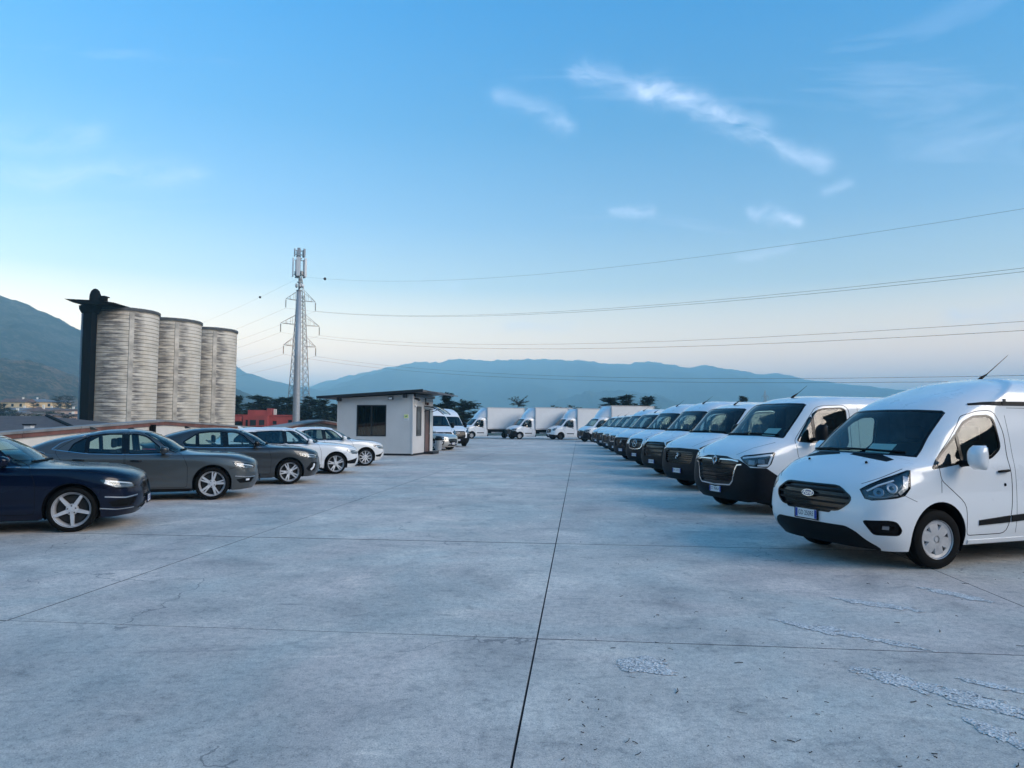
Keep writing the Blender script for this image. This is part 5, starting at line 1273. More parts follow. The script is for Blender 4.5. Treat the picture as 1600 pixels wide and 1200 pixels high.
bm = bmesh.new(); lathe(bm, [(.62, EZ + .4), (.64, EZ + .8), (.60, EZ + 1.3), (.45, EZ + 1.75), (.22, EZ + 2.0), (.01, EZ + 2.06)], 20, 'Z', (.45, 0, 0)); link_bm('head_dome', bm, 'dark_steel', ev, True)
bm = bmesh.new(); bbox(bm, 1.35, 1.75, -.4, .4, EZ + .35, EZ + 1.0); bbox(bm, 1.25, 1.9, -.5, .5, EZ + 1.0, EZ + 1.12); link_bm('motor_housing', bm, 'dark_steel', ev)
bm = bmesh.new(); lathe(bm, [(.9, EZ - .95), (1.15, EZ - .5), (1.2, EZ - .1)], 18, 'Z', (-.1, 0, 0)); link_bm('shaft_collar', bm, 'dark_steel', ev, True)

# ------------------------------------------------------------------ mast, pylons, wires
def strut(bm, a, c, w): tube(bm, [a, c], w, 4)
ms = empty('cell_mast', (-337 / 10.2, 110, 0)); tag(ms, 'tall grey tubular phone mast topped with antenna panels', 'phone mast')
bm = bmesh.new(); tube(bm, [(0, 0, -6), (0, 0, 1), (0, 0, 11), (0, 0, 21.9)], [.60, .54, .44, .33], 24); link_bm('pole', bm, 'galvanised', ms, True)
bm = bmesh.new(); tube(bm, [(0, 0, 21.9), (0, 0, 28.4)], .14, 12); link_bm('top_pole', bm, 'galvanised', ms, True)
for z, r in ((21.9, .45), (23.2, .32), (26.9, .30)):
    bm = bmesh.new(); lathe(bm, [(.1, z - .06), (r, z - .06), (r, z + .06), (.1, z + .06)], 16); link_bm('platform', bm, 'galvanised', ms)
for k in range(5):
    a = R_(-85 + 72 * k); c, s = math.cos(a), math.sin(a)
    for z0, z1, w, rr in ((24.0, 26.9, .27, 1.0), (27.2, 28.4, .22, .78)):
        bm = bmesh.new(); bbox(bm, -.09, .09, -w, w, z0, z1, .03); o = link_bm('antenna_panel', bm, 'plate_white' if z0 < 26 else 'galvanised', ms); o.location = (c * rr, s * rr, 0); o.rotation_euler = (0, 0, a)
        for z in (z0 + .3, z1 - .3):
            bm = bmesh.new(); strut(bm, (0, 0, z), (c * rr, s * rr, z), .04); link_bm('bracket', bm, 'pylon_steel', ms)
    bm = bmesh.new(); bbox(bm, -.14, .14, -.16, .16, 24.3, 24.9, .02); o = link_bm('radio_unit', bm, 'galvanised', ms); o.location = (math.cos(a + .8) * .62, math.sin(a + .8) * .62, 0); o.rotation_euler = (0, 0, a + .8)
    bm = bmesh.new(); bbox(bm, -.12, .12, -.14, .14, 22.4, 22.9, .02); o = link_bm('radio_unit', bm, 'galvanised', ms); o.location = (math.cos(a + .5) * .5, math.sin(a + .5) * .5, 0); o.rotation_euler = (0, 0, a + .5)
bm = bmesh.new(); lathe(bm, [(.01, -.12), (.22, -.06), (.30, .1)], 16, 'Y'); o = link_bm('dish', bm, 'plate_white', ms, True); o.location = (.55, -.3, 22.6)
bm = bmesh.new()
for i in range(46): strut(bm, (-.62 + i * .004, -.15, -1 + i * .5), (-.62 + i * .004, .15, -1 + i * .5), .012)
for y in (-.15, .15): strut(bm, (-.62, y, -1), (-.44, y, 21.5), .018)
tag(link_bm('ladder', bm, 'pylon_steel', ms), kind='stuff')

ARMS = [(28.9, 3.45, 31.0), (23.4, 4.5, 25.6), (18.6, 3.75, 20.6)]  # tip height, half span, root height
def pylon(loc, rz, label):
    root = empty('lattice_pylon', loc, rz); tag(root, label, 'pylon', 'lattice power pylons')
    H = 34.5; half = lambda z: 2.35 + (.62 - 2.35) * min(1, (z + 6) / 36.0)
    for sx in (-1, 1):
        for sy in (-1, 1):
            bm = bmesh.new(); tube(bm, [(sx * half(z), sy * half(z), z) for z in (-6, 8, 20, 30)] + [(0, 0, H)], .085, 4); link_bm('leg', bm, 'pylon_steel', root)
    bm = bmesh.new(); z = -6.0
    while z < 30:
        h = half(z) * 1.15; z2 = min(30, z + h)
        for ax in range(4):
            def C(sg, q): 
                w = half(q); return {0: (sg * w, -w, q), 1: (sg * w, w, q), 2: (-w, sg * w, q), 3: (w, sg * w, q)}[ax]
            strut(bm, C(-1, z), C(1, z2), .045); strut(bm, C(1, z), C(-1, z2), .045)
        z = z2
    tag(link_bm('bracing', bm, 'pylon_steel', root), kind='stuff')
    for tz, hs, rz_ in ARMS:
        for sx in (-1, 1):
            bm = bmesh.new(); w = half(rz_)
            for sy in (-1, 1):
                strut(bm, (sx * w, sy * w, tz - .1), (sx * hs, 0, tz), .055); strut(bm, (sx * w, sy * w, rz_), (sx * hs, 0, tz), .045)
                for q in (.33, .66): strut(bm, (sx * (w + (hs - w) * q), sy * w * (1 - q), tz), (sx * (w + (hs - w) * q), sy * w * (1 - q), rz_ + (tz - rz_) * q), .03)
            link_bm('crossarm', bm, 'pylon_steel', root)
            bm = bmesh.new(); prof = []
            for i in range(14): prof += [(.06, tz - .2 - i * .13), (.13, tz - .25 - i * .13), (.06, tz - .30 - i * .13)]
            lathe(bm, prof, 8, 'Z', (sx * hs, 0, 0)); link_bm('insulator', bm, 'pylon_steel', root)
    return root
PY = Vector((-47.6, 160, 0)); PR = R_(39)
pylon(PY, PR, 'steel lattice power pylon standing behind the phone mast')
WDIR = Vector((.63, -.777, 0)); ADIR = Vector((math.cos(PR), math.sin(PR), 0))
pylon((212, 600, -4), R_(20), 'tiny far pylon showing above the grey bumpered van')
grain(principled('wire', (.10, .11, .12), .5, .4), 3, .1); principled('marker_ball', (.03, .02, .025), .6)
def wire(off, h0, sag, label, r=.015):
    """conductor through the pylon: a long span to the right past the lot and one away to the left"""
    bm = bmesh.new(); base = PY + ADIR * off; pts = []
    for i in range(31):
        u = i / 30; p = base + WDIR * 330 * u * .92; pts.append((p.x, p.y, h0 - sag * 4 * u * .92 * (1 - u * .92)))
    pl = []
    for i in range(1, 21):
        u = i / 20; p = base - WDIR * 260 * u; pl.append((p.x, p.y, h0 - 9 * 4 * u * (1 - u) * .5 + 4 * u))
    tube(bm, pl[::-1] + pts, r, 5)
    return tag(link_bm('power_line', bm, 'wire'), label, 'power line', 'wires on the pylon')
wire(0, 34.3, 16.7, 'topmost thin overhead wire crossing the sky', .012)
names = [('left', 'right'), ('left', 'right'), ('left', 'right')]
for (tz, hs, _), sg, lb in zip(ARMS, (13.0, 11.6, 11.2), ('upper', 'middle', 'lower')):
    for sx, sd in ((-1, 'left'), (1, 'right')): wire(sx * hs, tz - 2.1, sg + (0 if sx > 0 else {'upper': 1.55, 'middle': 1.75, 'lower': .8}[lb]), 'overhead wire hung from the %s %s arm of the pylon' % (lb, sd))
for t, lb in ((12.5, 'dark marker ball on the topmost wire right of the mast'), (-26., 'dark marker ball on the topmost wire left of the mast')):
    bm = bmesh.new(); bmesh.ops.create_uvsphere(bm, u_segments=14, v_segments=10, radius=.30); p = PY + WDIR * t
    u = abs(t) / 330 if t > 0 else abs(t) / 260; z = 34.3 - 16.7 * 4 * u * (1 - u) if t > 0 else 34.3 - 18 * u * (1 - u) + 4 * u
    o = link_bm('marker_ball', bm, 'marker_ball', None, True); o.location = (p.x, p.y, z); tag(o, lb, 'marker ball', 'marker balls on the wire')

# ------------------------------------------------------------------ sheds along the left edge
def stucco(name, col, amt=.08):
    return grain(principled(name, col, .9), 1.2, amt, .12, .05, 'pos')
stucco('cream_wall', (.74, .68, .60), .08); grain(principled('coping_brown', (.20, .085, .065), .75), 2, .25, .1, .1, 'pos'); grain(principled('coping_grey', (.26, .25, .24), .7), 2, .2, .1, .1, 'pos')
grain(principled('roof_sheet', (.20, .18, .165), .8), 1.4, .25, .15, .1, 'pos'); grain(principled('roof_tile_dark', (.10, .078, .072), .85), 2, .25, .3, .1, 'pos')
def shed_line(Y): return Vector((-12.2 + .05 * (Y - 17), Y, 0))
def shed(Ya, za, Yr, zr, Yb, zb, label, overhang=0.0, roofname='roof_sheet'):
    root = empty('shed', shed_line(Yr)); tag(root, label, 'shed', 'sheds along the lot edge'); o0 = root.location.copy()
    A, Rg, B = shed_line(Ya) - o0, Vector((0, 0, 0)), shed_line(Yb) - o0; side = Vector((-1, .05, 0)).normalized()
    def P(v, z, k=0.0): q = v + side * k; return (q.x, q.y, z)
    w = [(A, za), (Rg, zr), (B, zb)]
    vs = [P(A, -5.6), P(B, -5.6), P(B, zb - .14), P(Rg, zr - .14), P(A, za - .14)]; vs += [P(A, -5.6, .25), P(B, -5.6, .25), P(B, zb - .14, .25), P(Rg, zr - .14, .25), P(A, za - .14, .25)]
    from_pd('gable_wall', vs, [(0, 1, 2, 3, 4), (9, 8, 7, 6, 5), (0, 4, 9, 5), (1, 6, 7, 2)], 'cream_wall', root)
    for (p, z0), (q, z1) in (((A, za), (Rg, zr)), ((Rg, zr), (B, zb))):
        k0, k1 = -.05 - overhang, .35
        n = max(1, int((q - p).length / 2.0))
        for i in range(n):                                         # coping in lengths with open joints
            a, c = i / n, (i + 1) / n - .012 / (q - p).length
            pa, pc = p.lerp(q, a), p.lerp(q, c); ya, yc = z0 + (z1 - z0) * a, z0 + (z1 - z0) * c
            for nm, lo, hi, kk0, mt in (('fascia_board', -.155, -.045, k0, 'coping_brown'), ('coping', -.043, .02, k0 - .03, 'coping_grey')):
                vs = [P(pa, ya + lo, kk0), P(pc, yc + lo, kk0), P(pc, yc + hi, kk0), P(pa, ya + hi, kk0), P(pa, ya + lo, k1), P(pc, yc + lo, k1), P(pc, yc + hi, k1), P(pa, ya + hi, k1)]
                from_pd(nm, vs, [(0, 1, 2, 3), (7, 6, 5, 4), (0, 4, 5, 1), (3, 2, 6, 7), (0, 3, 7, 4), (1, 5, 6, 2)], mt, root)
        bm = bmesh.new(); N = int((q - p).length / .16)            # corrugated sheet running back from the gable
        rows = []
        for i in range(N + 1):
            t = i / N; v = p.lerp(q, t); z = z0 + (z1 - z0) * t - .55 + (.035 if i % 2 else 0); rows.append([bm.verts.new(P(v, z, .36)), bm.verts.new(P(v, z, 16))])
        for a, c in zip(rows, rows[1:]): bm.faces.new((a[0], c[0], c[1], a[1]))
        link_bm('roof', bm, roofname, root)
    return root
sh1 = shed(9.0, .93, 24.4, 1.64, 32.0, 1.36, 'low cream gabled shed wall with brown coping behind the parked cars')
box_obj('vent_pipe', -.02, .12, -.9, -.75, 1.16, 1.50, 'dark_steel', sh1); box_obj('vent_foot', -.06, .12, -.9, -.35, 1.14, 1.17, 'dark_steel', sh1)
sh2 = shed(32.3, 1.26, 40.2, 1.72, 48.0, 1.34, 'small gabled shed roof left of the prefab office', .45)

# ------------------------------------------------------------------ prefab office
grain(principled('panel_cream', (.60, .585, .565), .55), 1.0, .05, .02, .06, 'obj'); grain(principled('panel_side', (.62, .60, .58), .55), 1.0, .05, .02)
principled('frame_dark', (.02, .022, .025), .4); grain(principled('base_black', (.012, .012, .013), .8), 4, .2)
grain(principled('roof_metal', (.17, .165, .17), .5, .4), 3, .15); grain(principled('door_brown', (.16, .085, .065), .5), 3, .2); principled('sign_yellow', (.72, .74, .30), .5); principled('sign_green', (.05, .25, .10), .5)
glass('glass_office', (.36, .44, .45), 1.5); principled('curtain', (.30, .33, .33), .9); principled('camera_white', (.7, .7, .7), .4)
def office():
    c = Vector((-4.84, 35.0, 0)); root = empty('prefab_office', c, R_(-9.5))      # local +Y runs back along the door side, -X along the window side
    tag(root, 'small cream prefab office cabin with a sloping flat roof', 'cabin')
    W, D = 3.85, 3.65; hr, hl = 3.0, 2.80
    H = lambda x: hr + (hl - hr) * (-x / W)
    # window side (facing the camera) in panels round the opening
    wx0, wx1, wz0, wz1 = -2.86, -1.34, .93, 2.47
    xs = [-W, -2.87, -1.33, -.0]
    def panel(nm, pts, y0, y1, mt):
        return prism_obj(nm, pts, 'Y', y0, y1, mt, root)
    panel('wall_panel', [(-W, .10), (wx0, .10), (wx0, H(wx0)), (-W, H(-W))], 0, .06, 'panel_cream')
    panel('wall_panel', [(wx0 + .004, .10), (wx1 - .004, .10), (wx1 - .004, wz0), (wx0 + .004, wz0)], 0, .06, 'panel_cream')
    panel('wall_panel', [(wx0 + .004, wz1), (wx1 - .004, wz1), (wx1 - .004, H(wx1)), (wx0 + .004, H(wx0))], 0, .06, 'panel_cream')
    panel('wall_panel', [(wx1, .10), (-.05, .10), (-.05, H(0)), (wx1, H(wx1))], 0, .06, 'panel_cream')
    box_obj('corner_post', -.046, .02, -.02, .05, .08, hr, 'panel_side', root); box_obj('corner_post', -W - .03, -W - .004, -.02, .05, .08, hl, 'panel_side', root)
    box_obj('plinth', -W, .0, .01, D, 0, .098, 'base_black', root)
    w = prism_obj('window', [(wx0, wz0), (wx1, wz0), (wx1, wz1), (wx0, wz1)], 'Y', .035, .045, 'glass_office', root)
    for a, b_, c_, d in ((wx0, wx1, wz0, wz0 + .05), (wx0, wx1, wz1 - .05, wz1), (wx0, wx0 + .05, wz0 + .05, wz1 - .05), (wx1 - .05, wx1, wz0 + .05, wz1 - .05), (-2.125, -2.075, wz0 + .05, wz1 - .05)):
        box_obj('window_frame', a, b_, -.015, .03, c_, d, 'frame_dark', w)
    for x0, x1 in ((-2.30, -2.22), (-2.12, -2.02), (-1.95, -1.90), (-2.66, -2.5)):
        bm = bmesh.new()
        prism(bm, [(x0 + (x1 - x0) * t, .12 + .02 * math.sin(t * 12)) for t in np.linspace(0, 1, 8)] + [(x1, .15), (x0, .15)], 'Z', wz0, wz1); link_bm('curtain', bm, 'curtain', w)
    # door side (local x = 0 plane, running back in +Y)
    sw0, sw1, sz0, sz1 = .62, 1.45, .95, 2.42; d0, d1 = 2.05, 2.98
    def side(nm, pts, mt='panel_side'): return prism_obj(nm, pts, 'X', -.05, .0, mt, root)
    for y0, y1, z0, z1 in ((.055, sw0, .10, hr), (sw0 + .004, sw1 - .004, .10, sz0), (sw0 + .004, sw1 - .004, sz1, hr), (sw1, d0, .10, hr), (d0 + .004, d1 - .004, 2.30, hr), (d1, D, .10, hr)):
        side('wall_panel', [(y0, z0), (y1, z0), (y1, z1), (y0, z1)])
    w2 = prism_obj('window', [(sw0, sz0), (sw1, sz0), (sw1, sz1), (sw0, sz1)], 'X', -.03, -.02, 'glass_office', root)
    for a, b_, c_, d in ((sw0, sw1, sz0, sz0 + .05), (sw0, sw1, sz1 - .25, sz1), (sw0, sw0 + .06, sz0 + .05, sz1 - .25), (sw1 - .06, sw1, sz0 + .05, sz1 - .25)): box_obj('window_frame', -.02, .02, a, b_, c_, d, 'frame_dark', w2)
    for i in range(4):
        y = sw0 + .18 + i * .155; bm = bmesh.new(); tube(bm, [(.03, y, sz0), (.03, y, sz1)], .012, 6); link_bm('window_bar', bm, 'curtain', w2)
    dr = box_obj('door', -.04, -.01, d0, d1, .10, 2.30, 'door_brown', root); box_obj('door_frame', -.05, .03, d0 + .005, d0 + .07, .10, 2.25, 'frame_dark', dr); box_obj('door_frame', -.05, .03, d1 - .07, d1 - .005, .10, 2.25, 'frame_dark', dr); box_obj('door_frame', -.05, .03, d0 + .005, d1 - .005, 2.25, 2.295, 'frame_dark', dr)
    bm = bmesh.new(); tube(bm, [(.04, d1 - .18, 1.05), (.05, d1 - .12, 1.05), (.05, d1 - .30, 1.05)], .014, 6); link_bm('door_handle', bm, 'chrome', dr)
    box_obj('door_step', .0, .5, d0 - .1, d1 + .1, .0, .12, 'base_black', root)
    prism_obj('wall_panel', [(-W, .10), (0, .10), (0, hr), (-W, hl)], 'Y', D - .06, D, 'panel_cream', root)
    box_obj('wall_panel', -W, -W + .05, .065, D - .065, .10, hl, 'panel_cream', root)
    # roof: thin sloping deck with wide eaves
    th = .09
    rp = [(-W - .95, H(-W - .95) - .02), (.62, H(.62) + .03), (.62, H(.62) + .03 + th), (-W - .95, H(-W - .95) + th - .02)]
    r = prism_obj('roof', [(x, z + .05) for x, z in rp], 'Y', -.40, D + .5, 'roof_metal', root)
    prism_obj('fascia', [(x, z + .03) for x, z in rp[:2]] + [(.64, H(.62) + .20), (-W - .97, H(-W - .95) + .14)], 'Y', -.43, -.403, 'frame_dark', r)
    prism_obj('roof_lip', [(.62, H(.62) + .06), (1.15, H(.62) + .02), (1.15, H(.62) + .06), (.62, H(.62) + .15)], 'Y', .35, D + .9, 'roof_metal', r)
    box_obj('gutter', .0, .10, .2, D, hr - .12, hr + .02, 'frame_dark', root)
    for x in (-W + .12, -.35): box_obj('roof_bracket', x - .06, x + .06, -.34, -.004, H(x) - .16, H(x) + .02, 'frame_dark', root)
    fl = box_obj('floodlight', -1.22, -.98, -.14, -.004, 2.72, 2.86, 'frame_dark', root, .015); box_obj('floodlight_glass', -1.19, -1.01, -.15, -.141, 2.74, 2.84, 'lamp_white', fl)
    sg = box_obj('warning_sign', -.44, -.20, -.016, -.002, 1.72, 2.02, 'plate_white', root)
    box_obj('sign_field', -.43, -.21, -.019, -.0165, 1.83, 2.01, 'sign_yellow', sg)
    prism_obj('sign_symbol', [(-.37, 1.88), (-.27, 1.90), (-.25, 1.97), (-.31, 1.94), (-.36, 1.93)], 'Y', -.022, -.0195, 'sign_green', sg)
    for i in range(2): box_obj('sign_text_line', -.42, -.22, -.018, -.0162, 1.755 + i * .035, 1.768 + i * .035, 'curtain', sg)
    bm = bmesh.new(); tube(bm, [(.02, .28, 2.80), (.14, .24, 2.78), (.30, .12, 2.72)], [.05, .06, .06], 10); link_bm('security_camera', bm, 'frame_dark', root, True)
    bm = bmesh.new(); tube(bm, [(.01, .32, 2.42), (.10, .32, 2.42)], .05, 8); link_bm('alarm_bell', bm, 'camera_white', root, True)
    bm = bmesh.new(); tube(bm, [(.02, d0 + .1, 2.95), (.03, d0 + .1, 2.55)], .03, 6); link_bm('down_pipe', bm, 'frame_dark', root)
    wl = box_obj('wall_lamp', .005, .12, d0 + .30, d0 + .42, 2.52, 2.66, 'door_brown', root, .02)
    # curved polycarbonate awning over the door
    aw = empty('awning'); aw.parent = root; bpy.data.objects.remove(aw)
    bm = bmesh.new(); rows = []
    for t in np.linspace(0, 1, 10):
        x = .02 + 1.05 * t; z = 2.48 - .42 * t ** 2.2; rows.append([bm.verts.new((x, d0 - .15, z)), bm.verts.new((x, d1 + .35, z)), bm.verts.new((x, d1 + .35, z + .012)), bm.verts.new((x, d0 - .15, z + .012))])
    for a, b_ in zip(rows, rows[1:]):
        for k in range(4): bm.faces.new((a[k], a[(k + 1) % 4], b_[(k + 1) % 4], b_[k]))
    awn = link_bm('awning', bm, 'glass_awning', root, True)
    for y in (d0 - .12, d1 + .32):
        bm = bmesh.new(); tube(bm, [(.02 + 1.02 * t, y, 2.455 - .42 * t ** 2.2) for t in np.linspace(0, 1, 8)], .022, 6); tube(bm, [(.02, y, 2.18), (.35, y, 2.30), (.60, y, 2.32)], .018, 6); link_bm('awning_bracket', bm, 'frame_dark', awn)
    # floor, ceiling and a dark far wall are closed by the panels; something to see inside
    box_obj('desk', -2.7, -1.5, 1.6, 2.3, .70, .76, 'door_brown', root); box_obj('floor', -W + .06, -.06, .07, D - .07, .099, .12, 'door_brown', root)
    return root
glass('glass_awning', (.55, .62, .65), 1.5)
office()
def bin_():
    p = gpt(686, 704); root = empty('litter_bin', p); tag(root, 'small grey litter bin with a black lid beside the cabin door', 'bin')
    bm = bmesh.new(); lathe(bm, [(.01, .02), (.17, .02), (.18, .05), (.21, .62), (.215, .64), (.20, .645)], 20); link_bm('bin_body', bm, 'galvanised', root, True)
    bm = bmesh.new(); lathe(bm, [(.22, .60), (.225, .63), (.21, .74), (.12, .80), (.01, .81)], 20); link_bm('bin_lid', bm, 'black_plastic', root, True)
    for a in range(4):
        bm = bmesh.new(); tube(bm, [(math.cos(a * 1.57) * .15, math.sin(a * 1.57) * .15, 0), (math.cos(a * 1.57) * .15, math.sin(a * 1.57) * .15, .05)], .02, 6); link_bm('bin_foot', bm, 'black_plastic', root)
bin_()

# ------------------------------------------------------------------ buildings beyond the lot
def wallmat(name, col): return grain(principled(name, col, .9), .6, .12, .1, .05, 'pos')
wallmat('wall_red', (.42, .075, .065)); wallmat('wall_ochre', (.74, .54, .30)); wallmat('wall_white', (.78, .74, .66)); wallmat('wall_pink', (.74, .50, .40)); wallmat('wall_grey', (.34, .33, .32))
grain(principled('roof_brown', (.16, .095, .07), .85), .8, .25, .3, .1, 'pos'); grain(principled('roof_grey', (.17, .17, .18), .8), .8, .2, .3, .1, 'pos'); principled('window_dark', (.02, .025, .03), .15)
principled('shutter', (.12, .10, .08), .7)
def window(root, x, z, w, h, y, mt='window_dark', fr='camera_white'):
    o = box_obj('window', x - w / 2, x + w / 2, y - .05, y - .01, z, z + h, mt, root)
    box_obj('sill', x - w / 2 - .08, x + w / 2 + .08, y - .12, y - .005, z - .10, z - .01, fr, o); box_obj('lintel', x - w / 2 - .05, x + w / 2 + .05, y - .09, y - .005, z + h + .01, z + h + .08, fr, o)
def house(loc, rz, w, d, h, roof, wmat, rmat, label, wins=2, storeys=2, hip=False, chim=True, base=-6):
    root = empty('house', loc, rz); tag(root, label, 'house', 'village houses at the foot of the hill')
    box_obj('wall', -w / 2, w / 2, 0, d, base, h, wmat, root)
    o = .5; bm = bmesh.new()
    if hip:
        vs = [(-w / 2 - o, -o, h), (w / 2 + o, -o, h), (w / 2 + o, d + o, h), (-w / 2 - o, d + o, h), (-w / 2 + d / 2, d / 2, h + roof), (w / 2 - d / 2, d / 2, h + roof)]
        f = [(0, 1, 5, 4), (1, 2, 5), (2, 3, 4, 5), (3, 0, 4), (3, 2, 1, 0)]
    else:
        vs = [(-w / 2 - o, -o, h - .1), (w / 2 + o, -o, h - .1), (w / 2 + o, d + o, h - .1), (-w / 2 - o, d + o, h - .1), (-w / 2 - o, d / 2, h + roof), (w / 2 + o, d / 2, h + roof)]
        f = [(0, 1, 5, 4), (2, 3, 4, 5), (1, 2, 5), (3, 0, 4), (3, 2, 1, 0)]
    ro = from_pd('roof', vs, f, rmat, root)
    if chim:
        box_obj('chimney', w * .18, w * .18 + .6, d * .42, d * .42 + .6, h + roof * .5, h + roof + .7, 'wall_white', ro)
    for st in range(storeys):
        for i in range(wins):
            x = -w / 2 + w * (i + .5) / wins; z = h - 2.1 - st * 2.9
            window(root, x, z, 1.0, 1.3, 0)
    return root
def at(px, py, Y): s_ = F_PX / Y; return Vector(((px - 800) / s_, Y, EYE + (hor(px) - py) / s_))
# red flat-roofed house near the silos
rb = empty('red_house', at(412, 640, 120) * Vector((1, 1, 0)) + Vector((0, 0, .38)), R_(6)); tag(rb, 'flat roofed pinkish red house with small windows beyond the sheds', 'house')
S = 120 / F_PX
box_obj('main_block', -5.0, 5.2, 0, 7, -6, 2.2, 'wall_red', rb); box_obj('parapet', -5.15, 5.35, -.12, 7.1, 2.203, 2.38, 'wall_red', rb)
box_obj('upper_block', -2.6, .5, .4, 5, 2.385, 3.15, 'wall_red', rb); box_obj('upper_block', .505, 1.2, .3, 3, 2.385, 3.45, 'wall_red', rb); box_obj('chimney', 1.55, 1.95, .6, 1.1, 2.385, 3.35, 'wall_white', rb)
box_obj('bay', -3.0, .95, -1.1, -.003, -6, 2.2, 'wall_red', rb); box_obj('carport_beam', -5.6, -3.2, -2.0, -.13, 1.3, 2.05, 'wall_red', rb)
for x, z, w, h, y in ((-2.35, .45, .35, 1.05, -1.1), (-1.35, .55, .95, .95, -1.1), (.05, .65, .85, .85, -1.1), (1.9, .75, .6, .6, 0), (4.4, .6, .6, .95, 0)): window(rb, x, z, w, h, y, 'window_dark', 'wall_red')
box_obj('garage_opening', -5.0, -3.25, -.06, -.02, -1, 1.1, 'window_dark', rb)
# long dark hipped roof between the sheds and the village
hr_ = empty('workshop', (-45, 46, 0), R_(4)); tag(hr_, 'long low workshop with a dark grey hipped roof and white vents', 'workshop')
box_obj('wall', -13, 17, .5, 22, -5.8, .55, 'wall_grey', hr_)
rf = from_pd('roof', [(-14, -.3, .42), (18, -.3, .42), (18, 23, .42), (-14, 23, .42), (-6, 11, 1.95), (8.5, 11, 1.95)], [(0, 1, 5, 4), (1, 2, 5), (2, 3, 4, 5), (3, 0, 4), (3, 2, 1, 0)], 'roof_tile_dark', hr_)
bm = bmesh.new(); tube(bm, [(8.5, 11, 1.99), (18, -.3, .46)], .14, 6); link_bm('hip_capping', bm, 'dark_steel', rf)
for x, y, z in ((-9.4, 3.2, .85), (2.6, 3.4, .90), (12.0, 2.6, .85), (6.8, 6.0, 1.25)):
    v = box_obj('roof_vent', x - .22, x + .22, y - .22, y + .22, z - .2, z + .42, 'camera_white', rf); box_obj('vent_cap', x - .30, x + .30, y - .30, y + .30, z + .423, z + .50, 'dark_steel', v)
box_obj('gutter', -14.1, 18.1, -.52, -.32, .30, .44, 'dark_steel', rf)
vill = [(8, 646, 215, 11, 8, .9, 'wall_white', 'roof_grey', False, 'white walled house with grey roof at the far left edge'), (20, 628, 320, 13, 9, 1.6, 'wall_ochre', 'roof_brown', False, 'ochre house with a pale gable below the wood'), (44, 626, 340, 16, 9, 1.0, 'wall_white', 'roof_grey', False, 'pale two storey house with three windows in the village'),
        (50, 643, 240, 10, 8, 1.7, 'wall_grey', 'roof_brown', True, 'house with a broad brown hipped roof in the village'), (77, 628, 330, 17, 9, .9, 'wall_ochre', 'roof_grey', False, 'long ochre house beside the dark village trees'), (99, 641, 240, 9, 8, .6, 'wall_pink', 'roof_brown', False, 'pink upper storey house next to the silos'),
        (95, 649, 205, 13, 8, .5, 'wall_pink', 'roof_brown', False, 'pink house with a wide brown eave next to the silos'), (27, 640, 265, 9, 8, .8, 'wall_white', 'roof_grey', False, 'low white house below the ochre gable house'), (68, 640, 270, 9, 8, .8, 'wall_white', 'roof_grey', False, 'low white house below the long ochre house')]
for px, py, Y, w, d, rf_, wm, rm, hip, lb in vill:
    p = at(px, py, Y); house((p.x, p.y, 0), R_(rng.uniform(2, 22)), w * .8, d, p.z, rf_, wm, rm, lb, 3, 2, hip)

# ------------------------------------------------------------------ trees
def leafmat(name, lo, hi):
    m = principled(name, lo, .8, spec=.2); t = NT(m); f = t.noise(t.pos(), .9, 4, .7)
    t.link(t.ramp(f, [(.3, lo), (.7, hi)]), t.bsdf.inputs['Base Color']); return m
leafmat('needles', (.018, .034, .022), (.045, .068, .035)); leafmat('needles_blue', (.02, .036, .030), (.05, .072, .05)); leafmat('leaves', (.035, .055, .02), (.085, .10, .035)); leafmat('leaves_rust', (.07, .045, .02), (.15, .085, .035))
grain(principled('bark', (.07, .055, .045), .95), 4, .3, .5)
def tuft(V, Fs, r, p, size, n, flat=.5):
    for _ in range(n):
        a = r.uniform(0, 6.28); tilt = r.uniform(-flat, flat); L = size * r.uniform(.6, 1.3); w = L * r.uniform(.22, .4)
        d = Vector((math.cos(a) * math.cos(tilt), math.sin(a) * math.cos(tilt), math.sin(tilt))); q = Vector((-d.y, d.x, r.uniform(-.5, .5))).normalized()
        o = p + Vector((r.uniform(-1, 1), r.uniform(-1, 1), r.uniform(-.6, .6))) * size * .35; k = len(V)
        V += [o - q * w * .5, o + d * L * .6 - q * w * .6, o + d * L, o + q * w * .5]; Fs.append((k, k + 1, k + 2, k + 3))
